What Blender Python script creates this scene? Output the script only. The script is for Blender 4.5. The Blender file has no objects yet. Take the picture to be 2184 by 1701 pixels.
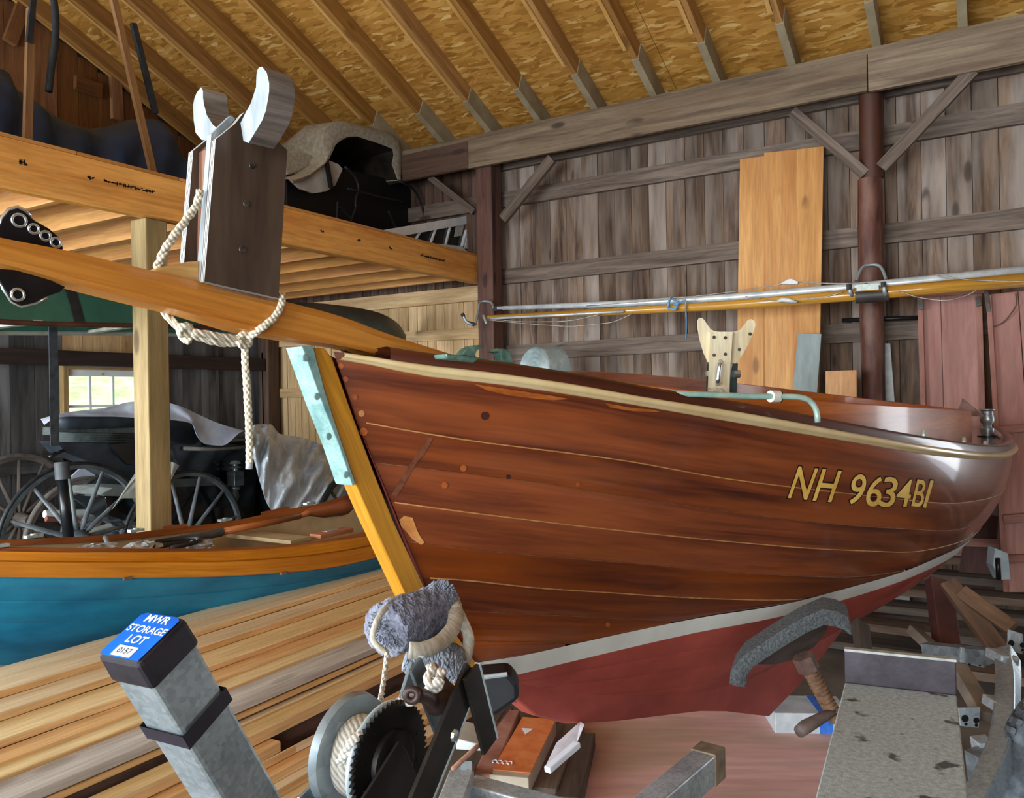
import bpy, math, random
import numpy as np
rng = random.Random(7)
D = bpy.data
COL = bpy.context.scene.collection
SC = bpy.context.scene

# ------------------------------------------------------------------ camera, sky, light, exposure
F, CX, CY, EYE = 1727.0, 1092.0, 850.5, 1.55
def _rot():
    y, p, r = (math.radians(v) for v in (31.33, 0.045, -0.972))
    cy, sy, cp, sp, cr, sr = math.cos(y), math.sin(y), math.cos(p), math.sin(p), math.cos(r), math.sin(r)
    A = np.array([[cy, sy, 0], [0, 0, -1], [-sy, cy, 0]])
    return np.array([[cr, -sr, 0], [sr, cr, 0], [0, 0, 1]]) @ np.array([[1, 0, 0], [0, cp, -sp], [0, sp, cp]]) @ A
M = _rot()
EYEP = np.array([0, 0, EYE])
cam_d = D.cameras.new('camera'); cam = D.objects.new('camera', cam_d); COL.objects.link(cam)
cam_d.sensor_width = 36.0; cam_d.lens = F / 2184.0 * 36.0; cam_d.clip_start = 0.05; cam_d.clip_end = 200
from mathutils import Matrix, Vector
cm = Matrix(((M[0][0], -M[1][0], -M[2][0], 0), (M[0][1], -M[1][1], -M[2][1], 0), (M[0][2], -M[1][2], -M[2][2], EYE), (0, 0, 0, 1)))
cam.matrix_world = cm
SC.camera = cam

wd = D.worlds.new('sky'); SC.world = wd; wd.use_nodes = True
bg = wd.node_tree.nodes['Background']
bg.inputs[0].default_value = (0.80, 0.90, 1.0, 1); bg.inputs[1].default_value = 2.2

def area(name, loc, target, sx, sy, power, col):
    l = D.lights.new(name, 'AREA'); l.shape = 'RECTANGLE'; l.size = sx; l.size_y = sy; l.energy = power; l.color = col
    o = D.objects.new(name, l); COL.objects.link(o); o.location = loc
    o.rotation_euler = (Vector(target) - Vector(loc)).to_track_quat('-Z', 'Y').to_euler(); return o
# daylight through the barn's door openings (behind the camera, on the left, and in the right-hand wall), plus an added fill
area('daylight_left_door', (-7.0, -1.7, 1.6), (-3.9, 3.4, 1.0), 2.6, 2.6, 430, (0.86, 0.94, 1.0))
area('daylight_rear_door', (-2.2, -4.35, 1.75), (-1.6, 4.0, 1.3), 4.4, 3.1, 380, (0.90, 0.96, 1.0))
area('fill_rear_right', (2.3, -4.35, 1.6), (.2, 3.0, .5), 2.2, 2.8, 80, (0.95, 0.98, 1.0))  # added fill for the hull and plywood, set in an added opening
area('daylight_side_door', (2.8, 6.36, 1.2), (1.4, 3.0, .6), 1.1, 1.9, 22, (0.94, 0.98, 1.0))
sun = D.lights.new('sun', 'SUN'); sun.energy = 3.0; sun.angle = 0.2; sun.color = (1, .96, .88)
so = D.objects.new('sun', sun); COL.objects.link(so); so.rotation_euler = (math.radians(50), 0, math.radians(115))

SC.view_settings.view_transform = 'Standard'; SC.view_settings.look = 'None'
SC.view_settings.exposure = 0.45; SC.view_settings.gamma = 1.0; SC.view_settings.use_curve_mapping = False

# ------------------------------------------------------------------ pixel -> point helpers (photo frame 2184 x 1701)
def ray(x, y): return M.T @ np.array([(x - CX) / F, (y - CY) / F, 1.0])
def PD(x, y, z): return EYEP + ray(x, y) * z
def PX(x, y, v): r = ray(x, y); return EYEP + r * (v / r[0])
def PY(x, y, v): r = ray(x, y); return EYEP + r * (v / r[1])
def PZ(x, y, v): r = ray(x, y); return EYEP + r * ((v - EYE) / r[2])
def V(*a): return np.array(a, float)
def nrm(a): a = np.asarray(a, float); return a / (np.linalg.norm(a) + 1e-12)
# boat frame: s along the keel from the stem head, n to port, z up
BO = PD(700, 750, 1.95)
_t = math.radians(44); _c, _s = math.cos(math.radians(31.33)), math.sin(math.radians(31.33))
BA = np.array([_c * math.sin(_t) - _s * math.cos(_t), _s * math.sin(_t) + _c * math.cos(_t), 0])
BNV = np.array([BA[1], -BA[0], 0])
def BP(s, n, h): p = BO + BA * s + BNV * n; return np.array([p[0], p[1], h])
def BPn(x, y, n): q = ray(x, y); return EYEP + q * ((n - (EYEP - BO) @ BNV) / (q @ BNV))
def BPs(x, y, s): q = ray(x, y); return EYEP + q * ((s - (EYEP - BO) @ BA) / (q @ BA))

def pch(xs, ys):
    xs = np.array(xs, float); ys = np.array(ys, float); h = np.diff(xs); d = np.diff(ys) / h
    m = np.zeros(len(xs)); m[0] = d[0]; m[-1] = d[-1]
    for i in range(1, len(xs) - 1):
        if d[i-1] * d[i] > 0:
            w1 = 2*h[i] + h[i-1]; w2 = h[i] + 2*h[i-1]; m[i] = (w1 + w2) / (w1/d[i-1] + w2/d[i])
    def f(x):
        x = np.clip(np.asarray(x, float), xs[0], xs[-1]); i = np.clip(np.searchsorted(xs, x) - 1, 0, len(xs) - 2)
        t = (x - xs[i]) / h[i]
        return ys[i]*(1+2*t)*(1-t)**2 + h[i]*m[i]*t*(1-t)**2 + ys[i+1]*t*t*(3-2*t) + h[i]*m[i+1]*t*t*(t-1)
    return f
def spline(pts, n):
    pts = [np.asarray(p, float) for p in pts]
    L = [0]
    for a, b in zip(pts, pts[1:]): L.append(L[-1] + max(1e-6, np.linalg.norm(b - a)))
    fs = [pch(L, [p[k] for p in pts]) for k in range(len(pts[0]))]
    return [np.array([f(t) for f in fs]) for t in np.linspace(0, L[-1], n)]

# ------------------------------------------------------------------ materials
def lin(h):
    h = h.lstrip('#'); c = [int(h[i:i+2], 16) / 255 for i in (0, 2, 4)]
    return tuple(((v + .055) / 1.055) ** 2.4 if v > .04045 else v / 12.92 for v in c) + (1,)
MATS = {}
def newmat(name):
    m = D.materials.new(name); m.use_nodes = True; nt = m.node_tree
    return m, nt, nt.nodes['Principled BSDF']
def N(nt, t, **kw):
    n = nt.nodes.new(t)
    for k, v in kw.items():
        if k in n.inputs: n.inputs[k].default_value = v
        else: setattr(n, k, v)
    return n
def ramp(nt, stops):
    r = nt.nodes.new('ShaderNodeValToRGB'); e = r.color_ramp.elements
    while len(e) < len(stops): e.new(.5)
    for el, (p, c) in zip(e, stops): el.position = p; el.color = c if len(c) == 4 else tuple(c) + (1,)
    return r
def mixc(nt, fac, a, b, blend='MIX'):
    m = nt.nodes.new('ShaderNodeMix'); m.data_type = 'RGBA'; m.blend_type = blend
    for sock, v in ((m.inputs[0], fac), (m.inputs[6], a), (m.inputs[7], b)):
        if hasattr(v, 'is_linked') or hasattr(v, 'links'): nt.links.new(v, sock)
        else: sock.default_value = v
    return m.outputs[2]
def uvmap(nt, sx, sy, rnd=True):
    tc = N(nt, 'ShaderNodeTexCoord'); mp = N(nt, 'ShaderNodeMapping'); mp.inputs['Scale'].default_value = (sx, sy, 1)
    if rnd:
        oi = N(nt, 'ShaderNodeObjectInfo'); cb = N(nt, 'ShaderNodeVectorMath', operation='MULTIPLY_ADD')
        cb.inputs[1].default_value = (37, 91, 53)
        cx = N(nt, 'ShaderNodeCombineXYZ'); 
        for k in range(3): nt.links.new(oi.outputs['Random'], cx.inputs[k])
        nt.links.new(cx.outputs[0], cb.inputs[0]); nt.links.new(tc.outputs['UV'], cb.inputs[2]); nt.links.new(cb.outputs[0], mp.inputs['Vector'])
    else: nt.links.new(tc.outputs['UV'], mp.inputs['Vector'])
    return mp.outputs[0]
def wood(name, c1='808080', c2=None, sx=1.4, sy=22, rough=.65, knots=.5, coat=0., bump=.25, var=.25, stain=None, stain_amt=.5, sscale=(1.0, 4.0), huev=.0):
    """plank wood: UV u runs along the grain in metres; every object gets its own shift and tint"""
    if name in MATS: return MATS[name]
    m, nt, b = newmat(name); L = nt.links.new
    v = uvmap(nt, sx, sy)
    n1 = N(nt, 'ShaderNodeTexNoise', Scale=1.0, Detail=7.0, Roughness=.62, Distortion=.6); L(v, n1.inputs['Vector'])
    v2 = uvmap(nt, sx*6, sy*7); n2 = N(nt, 'ShaderNodeTexNoise', Scale=1.0, Detail=3.0); L(v2, n2.inputs['Vector'])
    r = ramp(nt, ((.33, lin(c1)), (.68, lin(c2)))); L(n1.outputs['Fac'], r.inputs[0])
    fine = ramp(nt, ((.35, (.8, .8, .8)), (.6, (1.06, 1.06, 1.06)))); L(n2.outputs['Fac'], fine.inputs[0])
    col = mixc(nt, .75, r.outputs[0], fine.outputs[0], 'MULTIPLY')
    if stain:
        v3 = uvmap(nt, sscale[0], sscale[1]); n3 = N(nt, 'ShaderNodeTexNoise', Scale=1.0, Detail=4.0, Roughness=.55); L(v3, n3.inputs['Vector'])
        r3 = ramp(nt, ((.45, (0, 0, 0)), (.66, (stain_amt,)*3))); L(n3.outputs['Fac'], r3.inputs[0])
        col = mixc(nt, r3.outputs[0], col, lin(stain))
    if knots:
        v4 = uvmap(nt, 2.2, 6.0); vo = N(nt, 'ShaderNodeTexVoronoi', Scale=1.0); L(v4, vo.inputs['Vector'])
        k = ramp(nt, ((.0, (knots,)*3), (.13, (knots*.8,)*3), (.2, (0, 0, 0)))); L(vo.outputs['Distance'], k.inputs[0])
        kn = N(nt, 'ShaderNodeTexNoise', Scale=.7); L(v4, kn.inputs['Vector'])
        kr = ramp(nt, ((.5, (0, 0, 0)), (.56, (1, 1, 1)))); L(kn.outputs['Fac'], kr.inputs[0])
        kk = mixc(nt, 1.0, k.outputs[0], kr.outputs[0], 'MULTIPLY')
        d = lin(c1); col = mixc(nt, kk, col, (d[0]*.35, d[1]*.3, d[2]*.28, 1))
    oi = N(nt, 'ShaderNodeObjectInfo'); hs = N(nt, 'ShaderNodeHueSaturation')
    mr = N(nt, 'ShaderNodeMapRange'); mr.inputs['To Min'].default_value = 1 - var; mr.inputs['To Max'].default_value = 1 + var
    L(oi.outputs['Random'], mr.inputs['Value']); L(mr.outputs[0], hs.inputs['Value'])
    ms = N(nt, 'ShaderNodeMath', operation='MULTIPLY_ADD'); ms.inputs[1].default_value = -.35*var*2; ms.inputs[2].default_value = 1 + .35*var; L(oi.outputs['Random'], ms.inputs[0]); L(ms.outputs[0], hs.inputs['Saturation'])
    L(col, hs.inputs['Color']); L(hs.outputs[0], b.inputs['Base Color'])
    b.inputs['Roughness'].default_value = rough
    if coat: b.inputs['Coat Weight'].default_value = coat; b.inputs['Coat Roughness'].default_value = .08
    if bump:
        bp = N(nt, 'ShaderNodeBump', Strength=bump, Distance=.004); L(n1.outputs['Fac'], bp.inputs['Height']); L(bp.outputs[0], b.inputs['Normal'])
    MATS[name] = m; return m
def plain(name, c1='808080', c2=None, scale=8., rough=.6, metal=0., coat=0., bump=0., bscale=None, detail=5., stretch=(1, 1, 1), ramp_p=(.35, .65), sheen=0., trans=0., coords='Object', spec=None, bdist=.004):
    if name in MATS: return MATS[name]
    m, nt, b = newmat(name); L = nt.links.new
    tc = N(nt, 'ShaderNodeTexCoord'); mp = N(nt, 'ShaderNodeMapping'); mp.inputs['Scale'].default_value = stretch; L(tc.outputs[coords], mp.inputs['Vector'])
    n1 = N(nt, 'ShaderNodeTexNoise', Scale=scale, Detail=detail, Roughness=.6); L(mp.outputs[0], n1.inputs['Vector'])
    r = ramp(nt, ((ramp_p[0], lin(c1)), (ramp_p[1], lin(c2 or c1)))); L(n1.outputs['Fac'], r.inputs[0]); L(r.outputs[0], b.inputs['Base Color'])
    b.inputs['Roughness'].default_value = rough; b.inputs['Metallic'].default_value = metal
    if coat: b.inputs['Coat Weight'].default_value = coat; b.inputs['Coat Roughness'].default_value = .06
    if spec is not None: b.inputs['Specular IOR Level'].default_value = spec
    if sheen: b.inputs['Sheen Weight'].default_value = sheen
    if bump:
        n2 = N(nt, 'ShaderNodeTexNoise', Scale=bscale or scale*6, Detail=4.0); L(mp.outputs[0], n2.inputs['Vector'])
        bp = N(nt, 'ShaderNodeBump', Strength=bump, Distance=bdist); L(n2.outputs['Fac'], bp.inputs['Height']); L(bp.outputs[0], b.inputs['Normal'])
    MATS[name] = m; return m
def galv(name='galvanised_steel', c1='909ca2', c2='c6d1d6', metal=.45, rough=.42, scale=130):
    if name in MATS: return MATS[name]
    m, nt, b = newmat(name); L = nt.links.new
    tc = N(nt, 'ShaderNodeTexCoord'); vo = N(nt, 'ShaderNodeTexVoronoi', Scale=float(scale)); L(tc.outputs['Object'], vo.inputs['Vector'])
    n1 = N(nt, 'ShaderNodeTexNoise', Scale=9.0, Detail=6.0); L(tc.outputs['Object'], n1.inputs['Vector'])
    sp = N(nt, 'ShaderNodeSeparateColor'); L(vo.outputs['Color'], sp.inputs[0])
    ad = N(nt, 'ShaderNodeMath', operation='MULTIPLY_ADD'); ad.inputs[1].default_value = .35; L(sp.outputs[0], ad.inputs[0]); L(n1.outputs['Fac'], ad.inputs[2])
    r = ramp(nt, ((.35, lin(c1)), (.95, lin(c2)))); L(ad.outputs[0], r.inputs[0]); L(r.outputs[0], b.inputs['Base Color'])
    b.inputs['Metallic'].default_value = metal; b.inputs['Roughness'].default_value = rough
    MATS[name] = m; return m

# ------------------------------------------------------------------ mesh building
class MB:
    def __init__(s): s.v = []; s.f = []; s.m = []; s.uv = {}
    def add(s, vs, fs, mi=0, uvs=None):
        o = len(s.v); s.v += [tuple(map(float, p)) for p in vs]
        for i, f in enumerate(fs):
            if uvs is not None: s.uv[len(s.f)] = uvs[i]
            s.f.append(tuple(o + k for k in f)); s.m.append(mi)
        return s
    def hexa(s, c, mi=0):  # 8 corners: bottom ring 0-3, top ring 4-7
        return s.add(c, [(3, 2, 1, 0), (4, 5, 6, 7), (0, 1, 5, 4), (1, 2, 6, 5), (2, 3, 7, 6), (3, 0, 4, 7)], mi)
    def box(s, a, b, mi=0):
        x0, y0, z0 = np.minimum(a, b); x1, y1, z1 = np.maximum(a, b)
        return s.hexa([(x0, y0, z0), (x1, y0, z0), (x1, y1, z0), (x0, y1, z0), (x0, y0, z1), (x1, y0, z1), (x1, y1, z1), (x0, y1, z1)], mi)
    def bar(s, p, q, w, h, up=(0, 0, 1), mi=0, off=(0, 0)):
        p = np.asarray(p, float); q = np.asarray(q, float); d = nrm(q - p); a = nrm(np.cross(d, up)); u = np.cross(a, d)
        c = []
        for e in (p, q):
            for sa, su in ((-1, -1), (1, -1), (1, 1), (-1, 1)): c.append(e + a*(sa*w/2 + off[0]) + u*(su*h/2 + off[1]))
        return s.add(c, [(0, 1, 2, 3), (7, 6, 5, 4), (4, 5, 1, 0), (5, 6, 2, 1), (6, 7, 3, 2), (7, 4, 0, 3)], mi)
    def prism(s, pts, vec, mi=0):
        pts = [np.asarray(p, float) for p in pts]; n = len(pts); vec = np.asarray(vec, float)
        nn = sum(np.cross(pts[i], pts[(i+1) % n]) for i in range(n))
        if np.dot(nn, vec) > 0: pts = pts[::-1]
        return s.add(pts + [p + vec for p in pts], [tuple(range(n)), tuple(range(2*n-1, n-1, -1))] + [(i, i+n, (i+1) % n + n, (i+1) % n) for i in range(n)], mi)
    def rings(s, rs, cap=True, closed=False, mi=0):
        n = len(rs[0]); o = []
        for r in rs: o += list(r)
        f = []; m = len(rs)
        for i in range(m if closed else m-1):
            for k in range(n):
                a, b = i*n, ((i+1) % m)*n
                f.append((a+k, a+(k+1) % n, b+(k+1) % n, b+k))
        if cap and not closed: f += [tuple(range(n-1, -1, -1)), tuple((m-1)*n + k for k in range(n))]
        return s.add(o, f, mi)
    def tube(s, pts, r, n=8, closed=False, cap=True, mi=0, flat=1.0, up=None):
        pts = [np.asarray(p, float) for p in pts]; m = len(pts); rr = r if hasattr(r, '__len__') else [r]*m
        if up is None:
            d0 = nrm(pts[1]-pts[0]); a = nrm(np.cross(d0, (0, 0, 1) if abs(d0[2]) < .9 else (1, 0, 0)))
        else: a = None
        rs = []
        for i, p in enumerate(pts):
            d = nrm(pts[(i+1) % m]-pts[i-1]) if closed or 0 < i < m-1 else nrm(pts[min(i+1, m-1)]-pts[max(i-1, 0)])
            if up is not None: aa = nrm(np.cross(d, up))
            else: a = nrm(a - d*(a @ d)); aa = a
            b = np.cross(d, aa)
            rs.append([p + rr[i]*(aa*math.cos(t)*flat + b*math.sin(t)) for t in (2*math.pi*k/n for k in range(n))])
        return s.rings(rs, cap, closed, mi)
    def lathe(s, prof, o, axis=(0, 0, 1), n=24, mi=0, cap=True, start=None):
        o = np.asarray(o, float); ax = nrm(axis); a = nrm(np.cross(ax, (0, 0, 1) if abs(ax[2]) < .9 else (1, 0, 0))); b = np.cross(ax, a)
        return s.rings([[o + ax*z + r*(a*math.cos(t) + b*math.sin(t)) for t in (2*math.pi*k/n for k in range(n))] for r, z in prof], cap, False, mi)
    def grid(s, rows, mi=0, uv=False):
        n = len(rows[0]); o = []
        for r in rows: o += list(r)
        f = []; us = [] if uv else None
        U = [[0.0] for _ in rows] if uv else None
        if uv:
            for i, r in enumerate(rows):
                for k in range(1, n): U[i].append(U[i][-1] + np.linalg.norm(np.asarray(r[k]) - np.asarray(r[k-1])))
            W = [0.0]
            for i in range(1, len(rows)): W.append(W[-1] + max(np.linalg.norm(np.asarray(rows[i][k]) - np.asarray(rows[i-1][k])) for k in range(n)))
        for i in range(len(rows)-1):
            for k in range(n-1):
                f.append((i*n+k, i*n+k+1, (i+1)*n+k+1, (i+1)*n+k))
                if uv: us.append([(U[i][k], W[i]), (U[i][k+1], W[i]), (U[i+1][k+1], W[i+1]), (U[i+1][k], W[i+1])])
        return s.add(o, f, mi, us)
    def sheet(s, rows, vec, mi=0):
        """a curved sheet with thickness: the grid, its copy moved by vec, and the closed edges (vec may be a function of (i,k))"""
        fn = vec if callable(vec) else (lambda i, k: np.asarray(vec, float))
        m, n = len(rows), len(rows[0])
        back = [[np.asarray(rows[i][k], float) + fn(i, k) for k in range(n)] for i in range(m)]
        s.grid(rows, mi, True); s.grid([r[::-1] for r in back], mi, True)
        s.grid([rows[0], back[0]][::-1], mi, True); s.grid([rows[-1], back[-1]], mi, True)
        s.grid([[r[0] for r in rows], [r[0] for r in back]], mi, True); s.grid([[r[-1] for r in rows], [r[-1] for r in back]][::-1], mi, True)
        return s
    def ball(s, c, r, n=10, m=6, mi=0, sc=(1, 1, 1)):
        c = np.asarray(c, float)
        rs = [[c + np.array(sc)*r*np.array([math.sin(p)*math.cos(t), math.sin(p)*math.sin(t), math.cos(p)]) for t in (2*math.pi*k/n for k in range(n))] for p in np.linspace(.05, math.pi-.05, m)]
        return s.rings(rs, True, False, mi)
    def build(s, name, mat, parent=None, grain=None, smooth=False, bevel=0., solid=0., angle=None):
        me = D.meshes.new(name)
        L = LOC.get(parent.name, V(0, 0, 0)) if parent is not None else V(0, 0, 0)
        vs = np.array(s.v, float) - L
        me.from_pydata([tuple(p) for p in vs], [], s.f)
        mats = mat if isinstance(mat, (list, tuple)) else [mat]
        for k in mats: me.materials.append(k)
        if len(mats) > 1: me.polygons.foreach_set('material_index', s.m)
        if grain is None:
            q = vs - vs.mean(0); w, e = np.linalg.eigh(q.T @ q); g = e[:, 2]
        else: g = nrm(grain)
        g = nrm(g); a = nrm(np.cross(g, (0, 0, 1) if abs(g[2]) < .9 else (1, 0, 0))); b = np.cross(g, a)
        uvl = me.uv_layers.new(name='UVMap'); arr = np.zeros((len(me.loops), 2))
        co = vs
        for pi, p in enumerate(me.polygons):
            if pi in s.uv:
                for li, t in zip(p.loop_indices, s.uv[pi]): arr[li] = t
                continue
            nn = np.array(p.normal); c = a if abs(nn @ b) > abs(nn @ a) else b
            endg = abs(nn @ g) > .8
            for li in p.loop_indices:
                k = co[me.loops[li].vertex_index]
                arr[li] = (k @ g, k @ c) if not endg else (k @ a * .3, k @ b)
        uvl.data.foreach_set('uv', arr.ravel())
        if smooth:
            me.polygons.foreach_set('use_smooth', [True]*len(me.polygons))
            if angle:
                try: me.set_sharp_from_angle(angle=math.radians(angle))
                except Exception: pass
        o = D.objects.new(name, me); COL.objects.link(o)
        if bevel:
            md = o.modifiers.new('bevel', 'BEVEL'); md.width = bevel; md.segments = 2; md.limit_method = 'ANGLE'; md.angle_limit = .6
        if solid:
            md = o.modifiers.new('solid', 'SOLIDIFY'); md.thickness = solid; md.offset = 0
        if parent is not None: o.parent = parent; LOC[o.name] = L
        return o
LOC = {}
def root(name, label, cat, loc, group=None):
    o = D.objects.new(name, None); COL.objects.link(o); o.location = tuple(map(float, loc)); o.empty_display_size = .1
    LOC[o.name] = np.asarray(loc, float); o['label'] = label; o['category'] = cat
    if group: o['group'] = group
    return o
def struct_root(name, loc=(0, 0, 0)):
    o = D.objects.new(name, None); COL.objects.link(o); o.location = loc; LOC[o.name] = np.asarray(loc, float); o['kind'] = 'structure'; return o
def tag(o, label, cat, group=None):
    o['label'] = label; o['category'] = cat
    if group: o['group'] = group
    return o
def bars(name, mat, parent, p, q, w, h, up=(0, 0, 1), off=(0, 0), bevel=0.):
    return MB().bar(p, q, w, h, up, 0, off).build(name, mat, parent, grain=np.asarray(q, float)-np.asarray(p, float), bevel=bevel)
def sag(a, b, d, n=12): return [np.asarray(a)*(1-t) + np.asarray(b)*t - V(0, 0, d*4*t*(1-t)) for t in np.linspace(0, 1, n)]
def text_mesh(name, txt, mat, parent, origin, xdir, ydir, size, shear=0., extrude=.0008, align='LEFT', warp=None, bold=0.):
    cu = D.curves.new('t', 'FONT'); cu.body = txt; cu.size = size; cu.shear = shear; cu.align_x = align; cu.offset = bold*size
    tmp = D.objects.new('t', cu); COL.objects.link(tmp)
    dg = bpy.context.evaluated_depsgraph_get(); me0 = tmp.evaluated_get(dg).to_mesh()
    vs = np.array([v.co[:] for v in me0.vertices]); fs = [tuple(p.vertices) for p in me0.polygons]
    tmp.evaluated_get(dg).to_mesh_clear(); D.objects.remove(tmp); D.curves.remove(cu)
    mb = MB()
    if warp: pts = [warp(v[0], v[1]) for v in vs]
    else:
        xd, yd = np.asarray(xdir, float), np.asarray(ydir, float); pts = [np.asarray(origin) + xd*v[0] + yd*v[1] for v in vs]
    mb.add(pts, fs)
    return mb.build(name, mat, parent)
# ------------------------------------------------------------------ wood and other shared materials
W_wall = wood('weathered_wall_boards', '3b2a21', '8a715c', 1.1, 13, .8, .8, var=.26, stain='9a8f86', stain_amt=.7, sscale=(.8, 5), bump=.35)
W_wall_hi = wood('brown_wall_boards', '38261f', '6b5040', 1.1, 16, .8, .7, var=.25, bump=.3)
W_pale = wood('pale_new_boards', 'b08a5c', 'd8b98a', 1.2, 16, .7, .5, var=.16)
W_far = wood('grey_far_boards', '2a292b', '5d5a58', 1.2, 14, .85, .6, var=.3, stain='7b7b7d', stain_amt=.6, sscale=(.8, 5))
W_gable = wood('gable_boards', '6b4527', '9a6a3c', 1.2, 12, .75, .5, var=.25)
W_girt = wood('grey_girt', '4d4038', '85766a', 1.3, 20, .8, .9, var=.15, bump=.3)
W_beam = wood('weathered_beam', '5a4a3b', '97856d', 1.0, 16, .75, 1., var=.14, stain='6c5440', stain_amt=.6, sscale=(.7, 3), bump=.3)
W_beam_dk = wood('brown_beam', '3f2c22', '69503f', 1.0, 16, .75, .6, var=.05)
W_rafter = wood('rafter_pine', '8d6431', 'b98a4c', 1.1, 18, .65, .6, var=.12)
W_sister = wood('sister_pine', 'b5843f', 'dcae66', 1.1, 18, .6, .5, var=.1)
W_grey = plain('grey_rafter_heel', '8c8064', 'a3977c', 5, .8, bump=.1)
W_post = wood('red_brown_post', '37170f', '693a2c', 1.2, 12, .6, .8, var=.06, stain='8c6a5a', stain_amt=.5, sscale=(2.5, 9))
W_post_dk = wood('dark_brown_post', '2e1a15', '6d4a3e', 1.2, 14, .75, .8, var=.05, stain='7a5a4e', stain_amt=.4)
W_loft = wood('golden_loft_timber', 'c67f31', 'eeb158', .9, 9, .5, .25, var=.08, bump=.1)
W_joist = wood('loft_joist', 'a8692f', 'd39a52', 1.0, 12, .6, .3, var=.12)
W_support = wood('treated_support_post', '8a7249', 'b39c6c', 1.2, 16, .75, 1., var=.04, stain='6f6038', stain_amt=.5)
CONC = plain('dusty_floor', '5a5148', '7d7468', 2.2, .9, bump=.2)
INK = plain('black_ink', '1c120c', rough=.8)
GALV = galv()
GALV_DK = galv('dull_galvanised_steel', '4c5358', '868f94', .5, .5, 50)

def osb():
    m, nt, b = newmat('osb_sheathing'); L = nt.links.new
    tc = N(nt, 'ShaderNodeTexCoord'); col = None
    def layer(rot, sc, sx, sy):
        mp = N(nt, 'ShaderNodeMapping'); mp.inputs['Rotation'].default_value = (0, 0, rot); mp.inputs['Scale'].default_value = (sx, sy, 1)
        nz = N(nt, 'ShaderNodeTexNoise', Scale=3.0); L(tc.outputs['UV'], nz.inputs['Vector'])
        ad = N(nt, 'ShaderNodeVectorMath', operation='MULTIPLY_ADD'); ad.inputs[1].default_value = (.12, .12, 0); L(nz.outputs['Color'], ad.inputs[0]); L(tc.outputs['UV'], ad.inputs[2])
        L(ad.outputs[0], mp.inputs['Vector'])
        vo = N(nt, 'ShaderNodeTexVoronoi', Scale=sc); L(mp.outputs[0], vo.inputs['Vector']); return vo
    a = layer(.3, 9., 1., 4.2); c = layer(1.5, 8., 1., 4.); d = layer(-.6, 9., 1., 4.)
    sa = N(nt, 'ShaderNodeSeparateColor'); L(a.outputs['Color'], sa.inputs[0])
    sb = N(nt, 'ShaderNodeSeparateColor'); L(c.outputs['Color'], sb.inputs[0])
    sd = N(nt, 'ShaderNodeSeparateColor'); L(d.outputs['Color'], sd.inputs[0])
    st = ramp(nt, ((.0, lin('96682a')), (.3, lin('ad7c35')), (.62, lin('ba8840')), (.92, lin('c8994f')), (1., lin('dcbb78'))))
    gt = N(nt, 'ShaderNodeMath', operation='GREATER_THAN'); gt.inputs[1].default_value = .5; L(sa.outputs[1], gt.inputs[0])
    gt2 = N(nt, 'ShaderNodeMath', operation='GREATER_THAN'); gt2.inputs[1].default_value = .6; L(sb.outputs[1], gt2.inputs[0])
    mx = N(nt, 'ShaderNodeMix'); L(gt.outputs[0], mx.inputs[0]); L(sa.outputs[0], mx.inputs[2]); L(sb.outputs[0], mx.inputs[3])
    mx2 = N(nt, 'ShaderNodeMix'); L(gt2.outputs[0], mx2.inputs[0]); L(mx.outputs[0], mx2.inputs[2]); L(sd.outputs[0], mx2.inputs[3])
    L(mx2.outputs[0], st.inputs[0])
    ed = N(nt, 'ShaderNodeMath', operation='LESS_THAN'); ed.inputs[1].default_value = .05
    v2 = N(nt, 'ShaderNodeTexVoronoi', feature='DISTANCE_TO_EDGE', Scale=9.); mp2 = N(nt, 'ShaderNodeMapping'); mp2.inputs['Rotation'].default_value = (0, 0, .3); mp2.inputs['Scale'].default_value = (1, 4.2, 1)
    L(tc.outputs['UV'], mp2.inputs['Vector']); L(mp2.outputs[0], v2.inputs['Vector']); L(v2.outputs['Distance'], ed.inputs[0])
    colr = mixc(nt, .0, st.outputs[0], (0, 0, 0, 1)); L(colr, b.inputs['Base Color']); b.inputs['Roughness'].default_value = .55
    bp = N(nt, 'ShaderNodeBump', Strength=.3, Distance=.004); L(mx2.outputs[0], bp.inputs['Height']); L(bp.outputs[0], b.inputs['Normal'])
    return m
OSB = osb()

# ------------------------------------------------------------------ floor, ground outside
o = MB().box((-7.2, -4.5, -.1), (4.7, 6.5, 0)).build('floor', CONC); o['kind'] = 'structure'
g = MB(); rows = []
for i in range(9):
    x = -9.5 - i*2.0
    rows.append([V(x, y, -.3 + (.42*i + .35*math.sin(y*1.3+i) if i else 0)) for y in np.linspace(-6, 22, 24)])
g.grid(rows)
GRASS = plain('sunlit_grass', '7fb45c', 'b4dc8a', 2.2, .9, bump=.4)
o = g.build('grass_bank', GRASS, smooth=True); o['kind'] = 'structure'

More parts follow.
